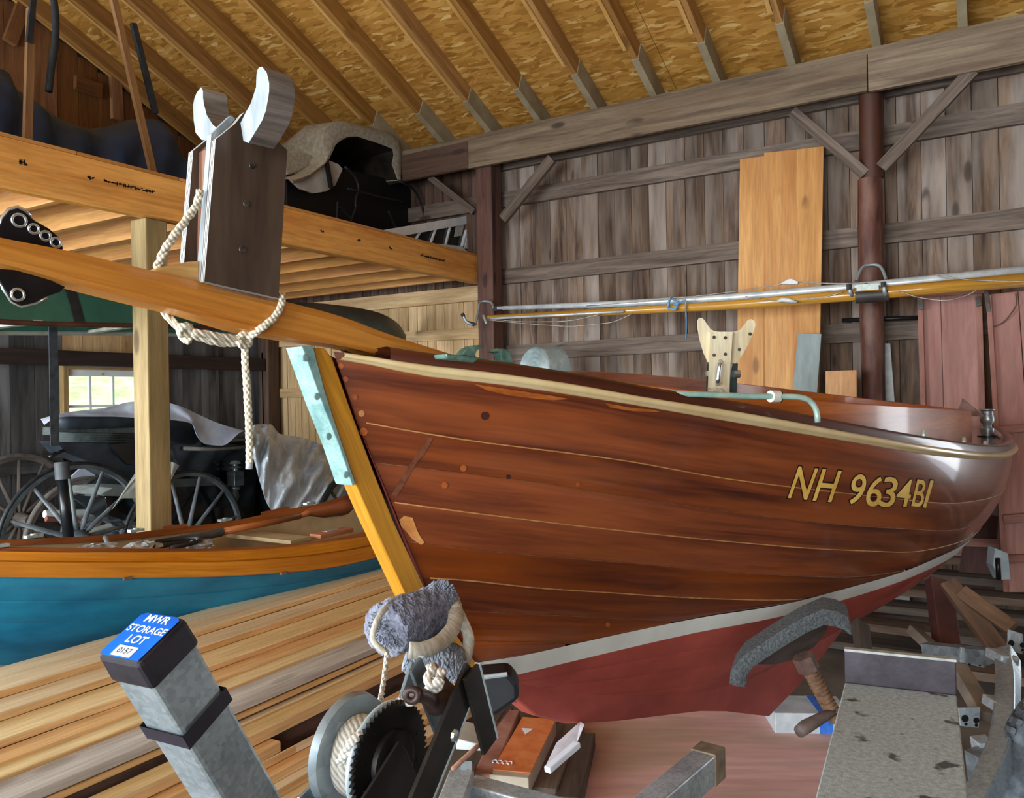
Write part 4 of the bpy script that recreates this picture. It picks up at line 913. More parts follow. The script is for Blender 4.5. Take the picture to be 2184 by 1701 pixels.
for x in (72, 290, 480, 660):
    p = skfar(x, -2, .0); mbs = MB(); mbs.bar(p + V(0, -.04, .008), p + V(0, .04, .008), .035, .014); mbs.lathe([(.013, 0), (.015, .02), (.007, .02)], p, n=10); mbs.build('oarlock_socket', SOCK, skf)
p = sk('a', 2, 0); MB().bar(p + V(0, -.05, .006), p + V(0, .03, .006), .03, .012).build('oarlock_socket', SOCK, skf)
for x in (272, 605): p = (sk('d', x, .01)); MB().bar(p + V(0, -.02, 0), p + V(0, .02, 0), .012, .014).build('rub_clip', plain('old_copper', '6d5a4c', '9c8672', 30, .5, .3), skf)
# oar lying inside
oar = root('oar', 'brown wooden oar with a dark grey grip, lying inside the blue rowing boat', 'oar', skfar(500, 20, .1))
OA, OB = PX(330, 1162, -3.90), PX(640, 1101, -3.80)
MB().tube([OA*(1-t)+OB*t for t in (.42, .7, 1)], [.021, .020, .016], 12).build('shaft', BRW, oar, smooth=True)
MB().tube([OA, OA*.58+OB*.42], .026, 12).build('grip', plain('dark_grey_leather', '3c3936', '57534f', 12, .7), oar, smooth=True, angle=40)
bl = [(640, 1101, .016), (660, 1093, .03), (690, 1090, .06), (730, 1082, .075), (775, 1070, .08)]
MB().rings([[PX(x, y, -3.80 + .0) + V(0, 0, w), PX(x, y, -3.80) + V(.012, 0, 0), PX(x, y, -3.80) - V(0, 0, w*.7), PX(x, y, -3.80) - V(.012, 0, 0)] for x, y, w in bl]).build('blade', wood('red_brown_blade', '87431f', 'a55f38', 1, 9, .4, 0, coat=.3, var=.02), oar, smooth=True)
hs = MB(); c = PX(365, 1160, -3.72)
hs.tube([c + V(.09*math.cos(t), .17*math.sin(t), .01*t*.3) for t in np.linspace(-.4, 5.4, 26)], .012, 8); tag(hs.build('hose_coil', plain('black_rubber_hose', '1b1d20', '33363a', 10, .45), smooth=True), 'black rubber hose coiled inside the blue rowing boat', 'hose')
def crumple(nm, px, X, r, mat, lab, cat, sc=(1, 1.6, .5), seed=1):
    rr = random.Random(seed); mb = MB(); c = PX(*px, X); n, m = 18, 10; rs = []
    for p in np.linspace(.05, math.pi-.05, m):
        rs.append([c + np.array(sc)*r*(1+rr.uniform(-.28, .28))*np.array([math.sin(p)*math.cos(t), math.sin(p)*math.sin(t), math.cos(p)]) for t in (2*math.pi*k/n for k in range(n))])
    mb.rings(rs); return tag(mb.build(nm, mat), lab, cat)
PLAS = plain('clear_grey_plastic', '8f979c', 'c9d0d4', 30, .2, coat=.5)
crumple('plastic_bag', (200, 1172), -3.66, .06, PLAS, 'crumpled clear plastic bag in the blue rowing boat, left of the hose', 'plastic bag', (1, 1.8, .4), 3)
crumple('plastic_bag', (300, 1168), -3.70, .06, PLAS, 'crumpled netted plastic bag in the blue rowing boat beside the hose', 'plastic bag', (1, 1.6, .5), 4)
crumple('plastic_bag', (425, 1162), -3.70, .055, PLAS, 'crumpled plastic bag in the blue rowing boat, right of the hose', 'plastic bag', (1, 1.6, .5), 5)
cz = MB(); cz.tube(spline([PX(224, 1145, -3.9), PX(230, 1158, -3.85), PX(240, 1168, -3.8), PX(246, 1172, -3.76)], 10), .011, 8); tag(cz.build('paddle_crook', plain('grey_blue_pipe', '6c7f8c', '93a4ae', 9, .4, .3), smooth=True), 'bent grey-blue pipe hooked over the far side of the rowing boat', 'pipe')
mb2 = MB(); a = PX(708, 1140, -3.45); mb2.bar(a + V(0, -.14, .012), a + V(0, .14, .012), .09, .025); mb2.bar(a + V(-.01, -.05, .028), a + V(-.01, .06, .028), .05, .004)
blk = root('wooden_block', 'flat reddish wooden block on the near edge of the blue rowing boat', 'block', a)
MB().bar(a + V(0, -.14, .012), a + V(0, .14, .012), .09, .025).build('block', wood('reddish_block', '9a5a38', 'bb7a55', 2, 12, .5, 0, var=.02), blk, bevel=.003); MB().bar(a + V(-.01, -.05, .0265), a + V(-.01, .06, .0265), .04, .003).build('pale_top_mark', PALEW, blk)

# ------------------------------------------------------------------ carriage wheels and carriages under the loft
RIMG = plain('grey_carriage_paint', '3d4649', '636d70', 8, .5); RUB = plain('black_tyre_rubber', '14171a', '2a2e31', 10, .5)
SPG = plain('grey_spoke_paint', '59636a', '8a949a', 9, .5); OLDW = wood('old_wheel_wood', '4e443d', '80756c', 2, 16, .85, 0, var=.05)
def wheel(name, par, c, R, ns, tyre, rim, spk, hub, ax=(1, 0, 0), tw=.030, a0=.1, label=None):
    ax = nrm(ax); u = nrm(np.cross((0, 0, 1), ax)); w = np.cross(ax, u)
    loc = LOC[par.name] if par is not None else None
    P = lambda r, t, d=0.: c + r*(u*math.cos(t) + w*math.sin(t)) + ax*d
    T = MB(); T.tube([P(R-.012, t) for t in np.linspace(0, 2*math.pi, 49)[:-1]], tw*.55, 8, closed=True); wh = T.build(name, tyre, par, smooth=True)
    r_ = MB(); r_.rings([[P(R-.045, t, -.016), P(R-.045, t, .016), P(R-.018, t, .018), P(R-.018, t, -.018)] for t in np.linspace(0, 2*math.pi, 49)[:-1]], closed=True); r_.build('rim', rim, wh)
    h_ = MB(); h_.lathe([(.03, -.11), (.05, -.09), (.065, -.04), (.07, 0), (.065, .04), (.05, .09), (.035, .13), (.0, .135)], c, ax, 18); h_.build('hub', hub, wh, smooth=True, angle=40)
    for k in range(ns):
        t = a0 + 2*math.pi*k/ns; MB().tube([P(.05, t), P(.25*R, t), P(R-.04, t)], [.020, .017, .012], 7).build('spoke', spk, wh, smooth=True)
    return wh
C1 = PX(165, 1150, -5.45); R1 = PX(165, 985, -5.45)[2] - C1[2]
car = root('carriage', 'black folding-hood carriage with large grey-spoked wheels under the loft', 'carriage', V(-6.0, C1[1]+.6, 0))
XC = -5.5
wheel('wheel', car, C1, R1, 12, RUB, RIMG, SPG, RIMG, a0=.12)
C2 = PX(397, 1152, XC+.05); R2 = PX(410, 1001, XC+.05)[2] - C2[2]
wheel('wheel', car, C2, R2, 12, RUB, RIMG, SPG, RIMG, a0=.25)
for cc, RR in ((C2, R2),): wheel('wheel', car, cc - V(.78, 0, 0), RR, 12, RUB, RIMG, SPG, RIMG, a0=.4)
BLK = plain('black_carriage_leather', '0a0d11', '1b2026', 5, .35, coat=.2); BLK2 = plain('black_carriage_lacquer', '06090a', '101618', 5, .2, coat=.5); LEA = plain('dark_slate_leather', '1b2228', '333d45', 6, .5)
def slab(px, x, dep, mat, nm, par, bev=.006): return MB().prism([PX(a, b, x) for a, b in px], (-dep, 0, 0)).build(nm, mat, par, bevel=bev)
slab([(285, 905), (360, 893), (420, 905), (470, 925), (540, 945), (548, 1010), (540, 1130), (360, 1135), (300, 1080), (285, 1010)], XC-.12, .45, BLK2, 'body', car)
slab([(118, 940), (300, 945), (310, 1030), (280, 1024), (235, 1012), (190, 985), (140, 965)], XC-.1, .22, LEA, 'hood_side', car)
slab([(232, 946), (305, 940), (305, 995), (270, 990), (250, 970)], XC-.08, .03, BLK, 'hood_fold', car)
MB().tube(spline([PX(122, 898, XC-.08), PX(200, 896, XC-.06), PX(300, 894, XC-.06), PX(345, 900, XC-.07)], 14), [.04] + [.06]*12 + [.05], 12).build('hood_roll', LEA, car, smooth=True)
slab([(124, 910), (310, 908), (310, 930), (124, 928)], XC-.1, .2, plain('green_grey_cloth', '39423f', '5a625d', 20, .8), 'hood_cloth', car)
for y in (926, 931, 936, 941): MB().tube([PX(118, y-2, XC-.09), PX(308, y+1, XC-.09)], .011, 6).build('hood_bow', plain('dull_green_bow', '2e3838', '56605f', 9, .5), car, smooth=True)
MB().tube([PX(392, 956, XC-.1), PX(455, 958, XC-.1), PX(528, 953, XC-.1)], .016, 8).build('molding', plain('pale_grey_molding', '6f6a64', '97928c', 9, .4), car, smooth=True)
MB().tube([PX(440, 945, XC-.1), PX(520, 940, XC-.1)], .02, 8).build('molding', BLK, car, smooth=True)
slab([(216, 1053), (240, 1040), (306, 1036), (306, 1060), (225, 1057)], XC-.05, .5, plain('grey_step_board', '7b807c', '9aa09b', 8, .6), 'step_board', car)
slab([(360, 1022), (470, 1018), (470, 1034), (360, 1040)], XC-.08, .4, plain('grey_sill', '4f5454', '6c7272', 8, .5), 'sill', car)
slab([(225, 1060), (300, 1066), (300, 1120), (232, 1100)], XC-.3, .5, BLK2, 'under_box', car)
for a, b in (((118, 965), (105, 975)), ((135, 960), (107, 974))): MB().tube([PX(*a, XC-.1), PX(*b, XC-.1)], .012, 6).build('hood_iron', BLK, car, smooth=True)
lp = PX(502, 1010, XC-.02)
lh = MB().lathe([(.0, .115), (.03, .11), (.048, .085), (.02, .08), (.02, .07), (.055, .055), (.05, .05), (.02, .045), (.02, .03), (.06, .02)], lp, n=16).build('lamp_top', plain('dull_chrome', '4a4f50', '8d9393', 9, .3, .6), car, smooth=True, angle=35)
MB().box(lp + V(-.05, -.05, -.10), lp + V(.05, .05, .02)).build('lamp_box', plain('smoky_lamp_glass', '2c3234', '4a5254', 8, .15), car, bevel=.006)
MB().lathe([(.03, -.10), (.035, -.13), (.02, -.14), (.03, -.19), (.01, -.24), (0, -.25)], lp, n=12).build('lamp_foot', plain('dull_chrome', '4a4f50'), car, smooth=True)
# cloths
def cloth(nm, top, bot, Xt, Xb, mat, lab, cat, amp=.03, freq=9, n=60, m=22, seed=2, gather=1.0, th=.006, off2=0.):
    rr = random.Random(seed); ph = [rr.uniform(0, 6.28) for _ in range(8)]; fr_ = [rr.uniform(.6, 1.5)*freq for _ in range(8)]; sl = [rr.uniform(-1.2, 1.2) for _ in range(8)]
    tp_, bt_ = spline(top, n), spline(bot, n); rows = []
    for j in range(m):
        v = j/(m-1); r = []
        for i in range(n):
            u = i/(n-1); x, y = tp_[i]*(1-v) + bt_[i]*v
            w = sum(math.sin(fr_[k]*(u*6.28 + sl[k]*v) + ph[k])/(1+.3*k) for k in range(8))/2.2
            w = math.copysign(abs(w)**.7, w)
            e = min(1, 6*u, 6*(1-u)) * (.35 + .65*math.sin(math.pi*min(1, v*1.05+.1)))
            r.append(PX(x, y, Xt*(1-v)+Xb*v + amp*w*e + .10*math.sin(math.pi*v)*off2))
        rows.append(r)
    return tag(MB().sheet(rows, (-th, 0, 0)).build(nm, mat, smooth=True, angle=60), lab, cat)
WHT = plain('white_dust_sheet', 'b9c2d6', 'd9e0ee', 6, .8); SILV = plain('silver_tarpaulin', 'b4bfc8', 'dde5ea', 5, .35, .1, bump=.9, bscale=7., bdist=.05)
cloth('dust_sheet', [(88, 893), (118, 884), (150, 878), (230, 868), (275, 857), (310, 854), (355, 858), (385, 866), (420, 882), (455, 898), (490, 910), (522, 918)], [(95, 905), (118, 891), (145, 888), (230, 888), (280, 890), (320, 892), (365, 895), (410, 903), (420, 928), (440, 947), (472, 950), (512, 922)], -5.50, -5.43, WHT, 'white dust sheet draped over the black carriage below the window', 'dust sheet', .02, 4)
cloth('dust_sheet', [(288, 1010), (300, 1005), (340, 985), (365, 985), (382, 992)], [(240, 1085), (262, 1062), (300, 1062), (345, 1050), (366, 1020)], -5.38, -5.36, plain('off_white_sheet', 'aab0a8', 'd0d4cb', 6, .8), 'off-white sheet hanging between the carriage wheels behind the square post', 'dust sheet', .02, 3)
cloth('tarpaulin', [(522, 922), (545, 905), (575, 904), (598, 925), (640, 932), (700, 955), (745, 985), (775, 1010)], [(538, 965), (548, 1000), (556, 1030), (582, 1088), (625, 1096), (680, 1092), (740, 1080), (780, 1075)], -5.35, -5.12, SILV, 'crumpled silver tarpaulin draped beside the black carriage', 'tarpaulin', .085, 7, 110, 44, 11, off2=1.2)
wb_ = tag(MB().prism([PX(a, b, -5.5) for a, b in ((566, 930), (600, 930), (735, 985), (745, 1130), (590, 1130))], (-.5, 0, 0)).build('covered_crate', BLK), 'dark crate hidden under the silver tarpaulin', 'crate')
C3 = PX(752, 1112, -5.0); R3 = PX(745, 1006, -5.0)[2] - C3[2]
w3 = root('leaning_cartwheel', 'black-rimmed carriage wheel standing before the silver tarpaulin', 'wheel', C3); wheel('wheel_tyre', w3, C3, R3, 12, RUB, RUB, plain('black_spoke', '14191a', '262c2c'), RUB, a0=.2)
for cpx, tpx, X, ns, lab, tl in (((40, 1108), (40, 968), -6.9, 14, 'old weathered wooden wheel with a big hub against the far wall', .12), ((182, 1150), (175, 1018), -6.64, 12, 'old brown wooden wheel half hidden behind the front carriage wheel', .05)):
    c = PX(*cpx, X); w_ = root('old_cartwheel', lab, 'wheel', c); wheel('iron_tyre', w_, c, PX(*tpx, X)[2]-c[2], ns, plain('rusty_grey_iron', '55504c', '7a736c', 8, .7), OLDW, OLDW, OLDW, a0=.2, ax=(1, tl, 0), tw=.04)
def stick(nm, a, b, X, r, mat, lab, cat, n=8, X2=None):
    return tag(MB().tube([PX(*a, X), PX(*b, X2 or X)], r, n).build(nm, mat, smooth=True, angle=50), lab, cat)
pole = root('carriage_pole', 'black upright pole with a grey sleeve in front of the carriage wheel', 'pole', PX(146, 1145, -5.2))
MB().tube([PX(132, 1018, -5.25), PX(147, 1150, -5.2)], .033, 12).build('pole', BLK, pole, smooth=True); MB().tube([PX(131, 985, -5.26), PX(134, 1022, -5.25)], .045, 12).build('sleeve', plain('grey_leather_sleeve', '3b3d40', '54575a', 9, .6), pole, smooth=True, angle=40)
tag(MB().prism([PX(a, b, -6.7) for a, b in ((150, 1018), (172, 998), (203, 1000), (204, 1062), (160, 1076))], (-.02, 0, 0)).build('white_board', plain('white_board', 'b9c2d4', 'd3dbe8', 5, .6)), 'white board leaning by the far wall behind the carriage wheel', 'board')
PIPEW = plain('white_pipe', 'c6ccc6', 'dfe4de', 8, .5)
stick('plastic_pipe', (95, 1096), (232, 1092), -6.1, .03, PIPEW, 'white plastic pipe lying behind the front carriage wheel', 'pipe')
for i, (a, b, mt, lab) in enumerate((((98, 1106), (180, 1110), plain('red_brown_lath', '7a4335', '96604c', 8, .7), 'red-brown lath under the white pipe behind the wheel'), ((165, 1110), (228, 1104), SPG, 'grey rod lying nearest the pipe behind the wheel'), ((178, 1125), (240, 1090), SPG, 'grey rod rising to the right behind the wheel'), ((170, 1138), (235, 1120), PIPEW, 'pale rod lying lowest behind the wheel'))):
    stick('lath', a, b, -6.0, .02, mt, lab, 'rod')
# ------------------------------------------------------------------ upside-down green canoe slung under the loft
GRN = plain('green_canoe_paint', '23594d', '336e5f', 4, .4, coat=.15); GRY = plain('grey_green_hull', '48524c', '626c64', 4, .5)
cn = root('green_canoe', 'dark green canoe hung upside down under the loft', 'canoe', PX(300, 680, -4.9))
U = np.linspace(0, 1, 30)
gx = pch((0, .25, .5, .75, .92, 1), (-200, 40, 240, 420, 560, 640)); ng = pch((-200, 0, 275, 500, 700, 868), (668, 680, 686, 697, 708, 716))
def cn_pt(u, a):   # a: -1 near gunwale .. 0 keel .. 1 far gunwale
    x = float(gx(u)); wd_ = .42*(1-u**4.0)**.6 if u < 1 else 0; p = PX(x, float(ng(x)), -4.90 + .0); 
    near = PX(x, float(ng(x)), -4.90 + wd_); z = near[2]; hh = .34*(1-.75*max(0, u-.82)/.18*1.0) if u > .82 else .34
    t = abs(a); s_ = math.copysign(1, a)
    return V(-4.90 - s_*wd_*t**.55 if a else -4.90, p[1], z + hh*(1-t**1.9))
rows = [[cn_pt(u, a) for u in U] for a in np.linspace(-1, 1, 17)]
MB().sheet(rows, (0, 0, -.008)).build('hull', GRN, cn, smooth=True, angle=50)
for s_ in (-1, 1):
    MB().tube([cn_pt(u, s_) - V(0, 0, .01) for u in U], .016, 6).build('gunwale', plain('red_brown_gunwale', '3a2018', '57352a', 9, .5) if s_ < 0 else plain('pale_gunwale', '8d8a7c', 'aaa798'), cn, smooth=True)
for u in (.2, .47): MB().bar(cn_pt(u, -1), cn_pt(u+.07 if u > .3 else u, 1), .05, .02).build('thwart', plain('pale_gunwale', '8d8a7c'), cn)
STRAP = plain('black_webbing', '12181c', '23292e', 20, .7)
for x0_, x1_, lab in ((92, 104, 'black strap round the green canoe, right of the metal sprit plate'),):
    a = PX(x0_+2, 640, -4.46); u = .30
    mbp = MB(); pts = [cn_pt(u, t)*1.0 + V(0, 0, .004) for t in np.linspace(-1, 1, 13)] ; mbp.grid([[p + V(0, -.03, .004) for p in pts], [p + V(0, .03, .004) for p in pts]]); tag(mbp.build('canoe_strap', STRAP, solid=.004), lab, 'strap')
stp = MB(); stp.bar(PX(112, 620, -4.6), PX(117, 950, -4.6), .004, .05, up=(0, 1, 0)); tag(stp.build('hanging_strap', plain('slate_webbing', '232a31', '3a434b', 20, .7)), 'long dark strap hanging straight down left of the window', 'strap')
kx = MB(); gx2 = pch((590, 700, 800, 850, 868), (640, 648, 664, 690, 718))
rowsK = [[PX(x, float(gx2(x)) + d, -4.75 + dx) for x in np.linspace(600, 866, 22)] for d, dx in ((0, -.25), (2, -.1), (22, .02), (50, .06), (80, .0))]
tag(MB().sheet(rowsK, (-.012, 0, 0)).build('grey_kayak', GRY, smooth=True, angle=50), 'grey-green kayak end hung under the loft beside the pale boards', 'kayak')
# ------------------------------------------------------------------ load on the loft
NAVY = plain('navy_tarpaulin', '06203c', '0d3356', 4, .6)
XT = -4.55
tpn = [(-60, 85), (0, 100), (40, 114), (62, 150), (100, 176), (118, 205), (160, 224), (205, 252), (228, 258), (262, 246), (300, 246), (345, 232), (372, 224), (392, 250), (412, 300)]
botn = [(-60, 270), (0, 290), (60, 303), (120, 318), (180, 332), (240, 347), (300, 360), (350, 374), (412, 390)]
tt, tb = spline(tpn, 40), spline(botn, 40); rows = []
for v, dx in ((-.0, -1.6), (-.0, -.45), (.12, -.16), (.4, -.05), (.7, 0), (1., .02)):
    rows.append([PX(*(tt[i]*(1-v)+tb[i]*v), XT - .12) + V(dx + .03*math.sin(i*.9+v*4), 0, -.004*(-dx if v == 0 else 0)) for i in range(40)])
rows = [[V(p[0], p[1], max(p[2], 2.88)) for p in r] for r in rows]
tag(MB().sheet(rows, (-.01, 0, -.0)).build('tarpaulin', NAVY, smooth=True, angle=60), 'dark navy tarpaulin covering the load on the left of the loft', 'tarpaulin')
POLEW = wood('dim_pole_wood', '6d4a28', '8f6638', 2, 20, .7, .2, var=.1)
def lpole(a, b, mat, lab, nm='wooden_pole', w=.04, X=-4.5): return tag(MB().bar(PX(*a, X), PX(*b, X), w, w*.7, up=(1, 0, 0)).build(nm, mat), lab, 'pole' if nm == 'wooden_pole' else 'strap')
lpole((66, 20), (58, 303), POLEW, 'upright wooden pole rising from the loft at far left'); lpole((238, -20), (326, 368), POLEW, 'leaning wooden pole rising from the loft left of the mast crutch')
lpole((72, -20), (62, 90), STRAP, 'dark strap hanging beside the upright pole at far left', 'hanging_strap', .03, -4.48); 
sp_ = MB(); sp_.tube(spline([PX(112, -20, -4.7), PX(119, 40, -4.7), PX(118, 90, -4.7), PX(110, 140, -4.7), PX(104, 195, -4.7)], 16), .022, 6); tag(sp_.build('hanging_strap', STRAP, smooth=True), 'dark strap hanging in the gable left of the plank bracing', 'strap')
lpole((284, 50), (332, 242), STRAP, 'dark strap hanging beside the leaning wooden pole', 'hanging_strap', .035, -4.52)
# buggy on the loft with its hood up and a cover thrown over
bg_ = root('buggy', 'black buggy with raised hood under a pale cloth cover on the loft', 'buggy', PX(740, 480, -5.2))
XB_ = -4.9
BLK3 = plain('black_buggy_body', '050608', '0c0e11', 5, .55)
slab([(612, 380), (640, 410), (690, 412), (735, 360), (850, 386), (885, 410), (880, 470), (850, 520), (612, 450)], XB_-.15, .7, BLK3, 'body', bg_)
hood_o = [(700, 340), (706, 318), (722, 300), (745, 291), (762, 290), (800, 302), (842, 318), (836, 345), (842, 368), (852, 386)]
mbh = MB(); po = [PX(*p, XB_) for p in hood_o]; mbh.sheet([po, [p + V(-.45, .05, .0) for p in po], [p + V(-.8, .1, -.08) for p in po]], (0, 0, -.01)); mbh.build('hood_shell', plain('dark_brown_leather', '17130f', '3a332a', 5, .45), bg_, smooth=True, angle=60)
mbh = MB(); mbh.prism([PX(*p, XB_-.75) for p in hood_o], (-.02, 0, 0)); mbh.build('hood_back', BLK3, bg_)
CLO = plain('pale_grey_cover_cloth', '8d8878', 'aba696', 30, .9, bump=.2)
co = [(617, 380), (650, 372), (680, 352), (692, 325), (688, 300), (692, 278), (705, 262), (722, 258), (760, 265), (800, 276), (832, 287), (850, 300), (855, 320), (857, 345), (853, 384)]
ci = [(625, 392), (662, 375), (700, 344), (712, 318), (716, 308), (722, 303), (730, 297), (742, 291), (762, 290), (800, 302), (822, 310), (838, 317), (840, 330), (836, 348), (850, 386)]
pc, pi_ = [PX(*p, XB_+.02) for p in co], [PX(*p, XB_+.03) for p in ci]
MB().sheet([pi_, [(a+b)/2 + V(.02, 0, 0) for a, b in zip(pc, pi_)], pc, [p + V(-.3, 0, .03) for p in pc], [p + V(-.85, .1, -.1) for p in pc]], (-.004, 0, -.004)).build('cover_cloth', CLO, bg_, smooth=True, angle=60)
LIN = plain('white_lining', '9c9d98', 'c0c2bd', 6, .7)
MB().prism([PX(*p, XB_-.02) for p in ((617, 380), (640, 402), (668, 412), (695, 408), (715, 395), (731, 360), (722, 350), (702, 342), (680, 356), (650, 374))], (-.02, 0, 0)).build('lining_panel', LIN, bg_)
MB().bar(PX(695, 338, XB_+.02), PX(706, 400, XB_+.02), .03, .03, up=(1, 0, 0)).build('hood_strut', BLK3, bg_)
slab([(600, 330), (640, 322), (672, 332), (668, 350), (640, 366), (612, 374)], XB_-.1, .6, CLO, 'cover_drape', bg_, .02)
for pts in (((850, 385), (880, 402), (897, 430), (905, 465), (908, 500), (905, 520)), ((735, 355), (755, 375), (765, 400), (758, 430), (760, 450)), ((720, 430), (718, 470)), ((722, 440), (752, 470)), ((760, 440), (748, 472)), ((828, 450), (850, 500)), ((740, 402), (800, 418), (860, 430))):
    MB().tube(spline([PX(*p, XB_+.04) for p in pts], 12), .012, 6).build('iron_bar', plain('dark_iron', '15171a', '2a2d31', 9, .5, .3), bg_, smooth=True)
# old window sash on the loft
sx_ = root('window_sash', 'white-framed window sash with dark panes, standing tilted at the right end of the loft', 'window sash', PX(900, 520, -4.35))
WSH = plain('old_white_sash', 'd6dde0', 'eef2f3', 6, .5)
XS_ = -4.40
def zc_(p): return V(p[0], p[1], max(p[2], 2.90))
def sbar(a, b, w, nm='sash_bar', mt=WSH, t=.035): return MB().bar(zc_(PX(*a, XS_)), zc_(PX(*b, XS_)), t, w, up=nrm(np.cross(PX(*b, XS_)-PX(*a, XS_), (1, 0, 0)))).build(nm, mt, sx_)
sbar((800, 506), (1012, 466), .075); sbar((1006, 466), (990, 533), .11); sbar((930, 526), (994, 532), .05)
MB().prism([zc_(PX(*p, XS_-.012)) for p in ((830, 506), (998, 474), (984, 530), (955, 532))], (-.006, 0, 0)).build('glass', plain('dark_glass', '26292a', '353a3a', 5, .1), sx_)
for a, b in (((961, 478), (946, 540)), ((930, 485), (914, 548)), ((897, 492), (880, 556)), ((866, 498), (848, 562))): sbar(a, b, .014, 'muntin', WSH, .02)
MB().prism([PX(*p, XS_+.003) for p in ((972, 482), (990, 479), (984, 502), (968, 505))], (.002, 0, 0)).build('sticker', plain('paper_sticker', 'b2b2aa', 'c8c8c0'), sx_)
MB().prism([PX(*p, XS_+.02) for p in ((1010, 458), (1024, 463), (1005, 530), (990, 530))], (-.04, 0, 0)).build('sash_edge', WSH, sx_)
# ------------------------------------------------------------------ things along the right-hand wall
TALL = wood('orange_pine_board', 'b87c3c', 'd9a25c', .8, 10, .6, .8, var=.07, stain='a8651f', stain_amt=.5, sscale=(.8, 4), bump=.1)
def lean(px4, yt, yb, th, mat, nm, lab, cat, grp=None, ext=True):
    """board against the wall: top edge at depth yt, bottom edge yb; px4 = top-left, top-right, lower-right, lower-left"""
    tl, tr_ = PY(*px4[0], yt), PY(*px4[1], yt); br, bl = PY(*px4[2], yb), PY(*px4[3], yb)
    if ext:
        f = lambda a, b: a + (b-a)*((a[2]-.01)/(a[2]-b[2])); br, bl = f(tr_, br), f(tl, bl)
    o = MB().prism([tl, tr_, br, bl], (0, -th, 0)).build(nm, mat, grain=(0, 0, 1), bevel=.002); 
    return tag(o, lab, cat, grp)
lean([(1580, 341), (1632, 334), (1631, 850), (1572, 850)], 6.335, 6.22, .024, TALL, 'pine_board', 'leftmost of the three tall orange pine boards against the brown wall', 'board', 'tall pine boards against the wall')
lean([(1631, 327), (1702, 320), (1697, 850), (1632, 850)], 6.335, 6.21, .024, TALL, 'pine_board', 'widest, middle one of the three tall orange pine boards against the wall', 'board', 'tall pine boards against the wall')
lean([(1701, 320), (1758, 313), (1748, 850), (1693, 850)], 6.30, 6.17, .024, TALL, 'pine_board', 'rightmost of the three tall orange pine boards, beside the round post', 'board', 'tall pine boards against the wall')
lean([(1703, 711), (1753, 712), (1743, 850), (1690, 850)], 6.12, 6.07, .02, plain('grey_painted_board', '7f8d8c', '98a5a3', 14, .7, stretch=(1, 1, .2)), 'grey_board', 'short grey-painted board leaning before the tall pine boards', 'board')
lean([(1763, 791), (1829, 789), (1829, 850), (1763, 850)], 6.0, 5.98, .04, wood('knotty_pale_block', 'b98350', 'd8a672', 1.5, 8, .6, .8, var=.02), 'short_board', 'short knotty pine board left of the round post, above the cockpit', 'board')
lean([(1888, 732), (1899, 732), (1908, 850), (1888, 850)], 6.33, 6.30, .015, plain('pale_blue_white_strip', 'b6c2c4', 'd6dfe0', 14, .6), 'white_strip', 'narrow whitish strip leaning just right of the round post', 'board')
REDD = wood('faded_red_door_paint', '97675f', 'b88b80', .8, 6, .75, .0, var=.04, bump=.12, stain='8a6a62', stain_amt=.5, sscale=(2, 6)); RED_E = wood('worn_red_edge', '8a5a50', 'a87a6c', 2, 14, .8, 0, var=.03)
d1 = root('barn_door', 'faded red plank door leaning on the wall behind the boat stern', 'door', PY(2030, 1000, 5.75))
def dpl(par, px4, yt, yb, th, nm, mat, sub=None):
    q = [PY(*px4[0], yt), PY(*px4[1], yt), PY(*px4[2], yb), PY(*px4[3], yb)]; return MB().prism(q, (0, -th, 0)).build(nm, mat, sub or par, grain=(0, 0, 1), bevel=.002)
dpl(d1, [(1968, 632), (2006, 628), (2022, 1200), (1984, 1200)], 6.2, 5.96, .03, 'plank', REDD)
dpl(d1, [(2007, 628), (2083, 620), (2098, 1200), (2023, 1200)], 6.2, 5.96, .03, 'plank', REDD)
dpl(d1, [(1957, 632), (1968, 631), (1986, 1200), (1974, 1200)], 6.17, 5.93, .03, 'edge_batten', RED_E); dpl(d1, [(2081, 624), (2094, 622), (2112, 1200), (2099, 1200)], 6.17, 5.93, .03, 'edge_batten', RED_E)
MB().bar(PY(1948, 627, 6.13), PY(2100, 616, 6.13), .035, .055).build('top_rail', RED_E, d1, bevel=.004)
for a, b in (((1962, 640), (1964, 660)), ((2085, 632), (2088, 652))): MB().bar(PY(*a, 6.12), PY(*b, 6.11), .03, .01, up=(0, 1, 0)).build('hinge_iron', plain('dull_hinge_iron', '4a4642', '6b6660', 12, .5, .4), d1)
d2 = root('barn_door', 'faded red cracked plank door at the right edge, behind the stern winch', 'door', PY(2150, 1000, 5.5))
dpl(d2, [(2112, 628), (2170, 622), (2215, 1260), (2150, 1260)], 6.05, 5.45, .03, 'plank', REDD); dpl(d2, [(2172, 622), (2260, 612), (2310, 1260), (2217, 1260)], 6.05, 5.45, .03, 'plank', REDD)
dpl(d2, [(2103, 630), (2114, 629), (2152, 1260), (2140, 1260)], 6.02, 5.42, .03, 'edge_batten', RED_E)
dpl(d2, [(2098, 620), (2108, 620), (2114, 665), (2104, 665)], 6.0, 5.97, .02, 'hinge_iron', plain('dull_hinge_iron', '4a4642'))
MB().bar(PY(2115, 918, 5.68), PY(2260, 906, 5.68), .03, .045).build('cross_rail', RED_E, d2, bevel=.004)
MB().bar(PY(2140, 1107, 5.52), PY(2260, 1098, 5.52), .03, .05).build('cross_rail', RED_E, d2, bevel=.004); MB().bar(PY(2146, 1192, 5.47), PY(2260, 1188, 5.47), .03, .05).build('cross_rail', RED_E, d2, bevel=.004)
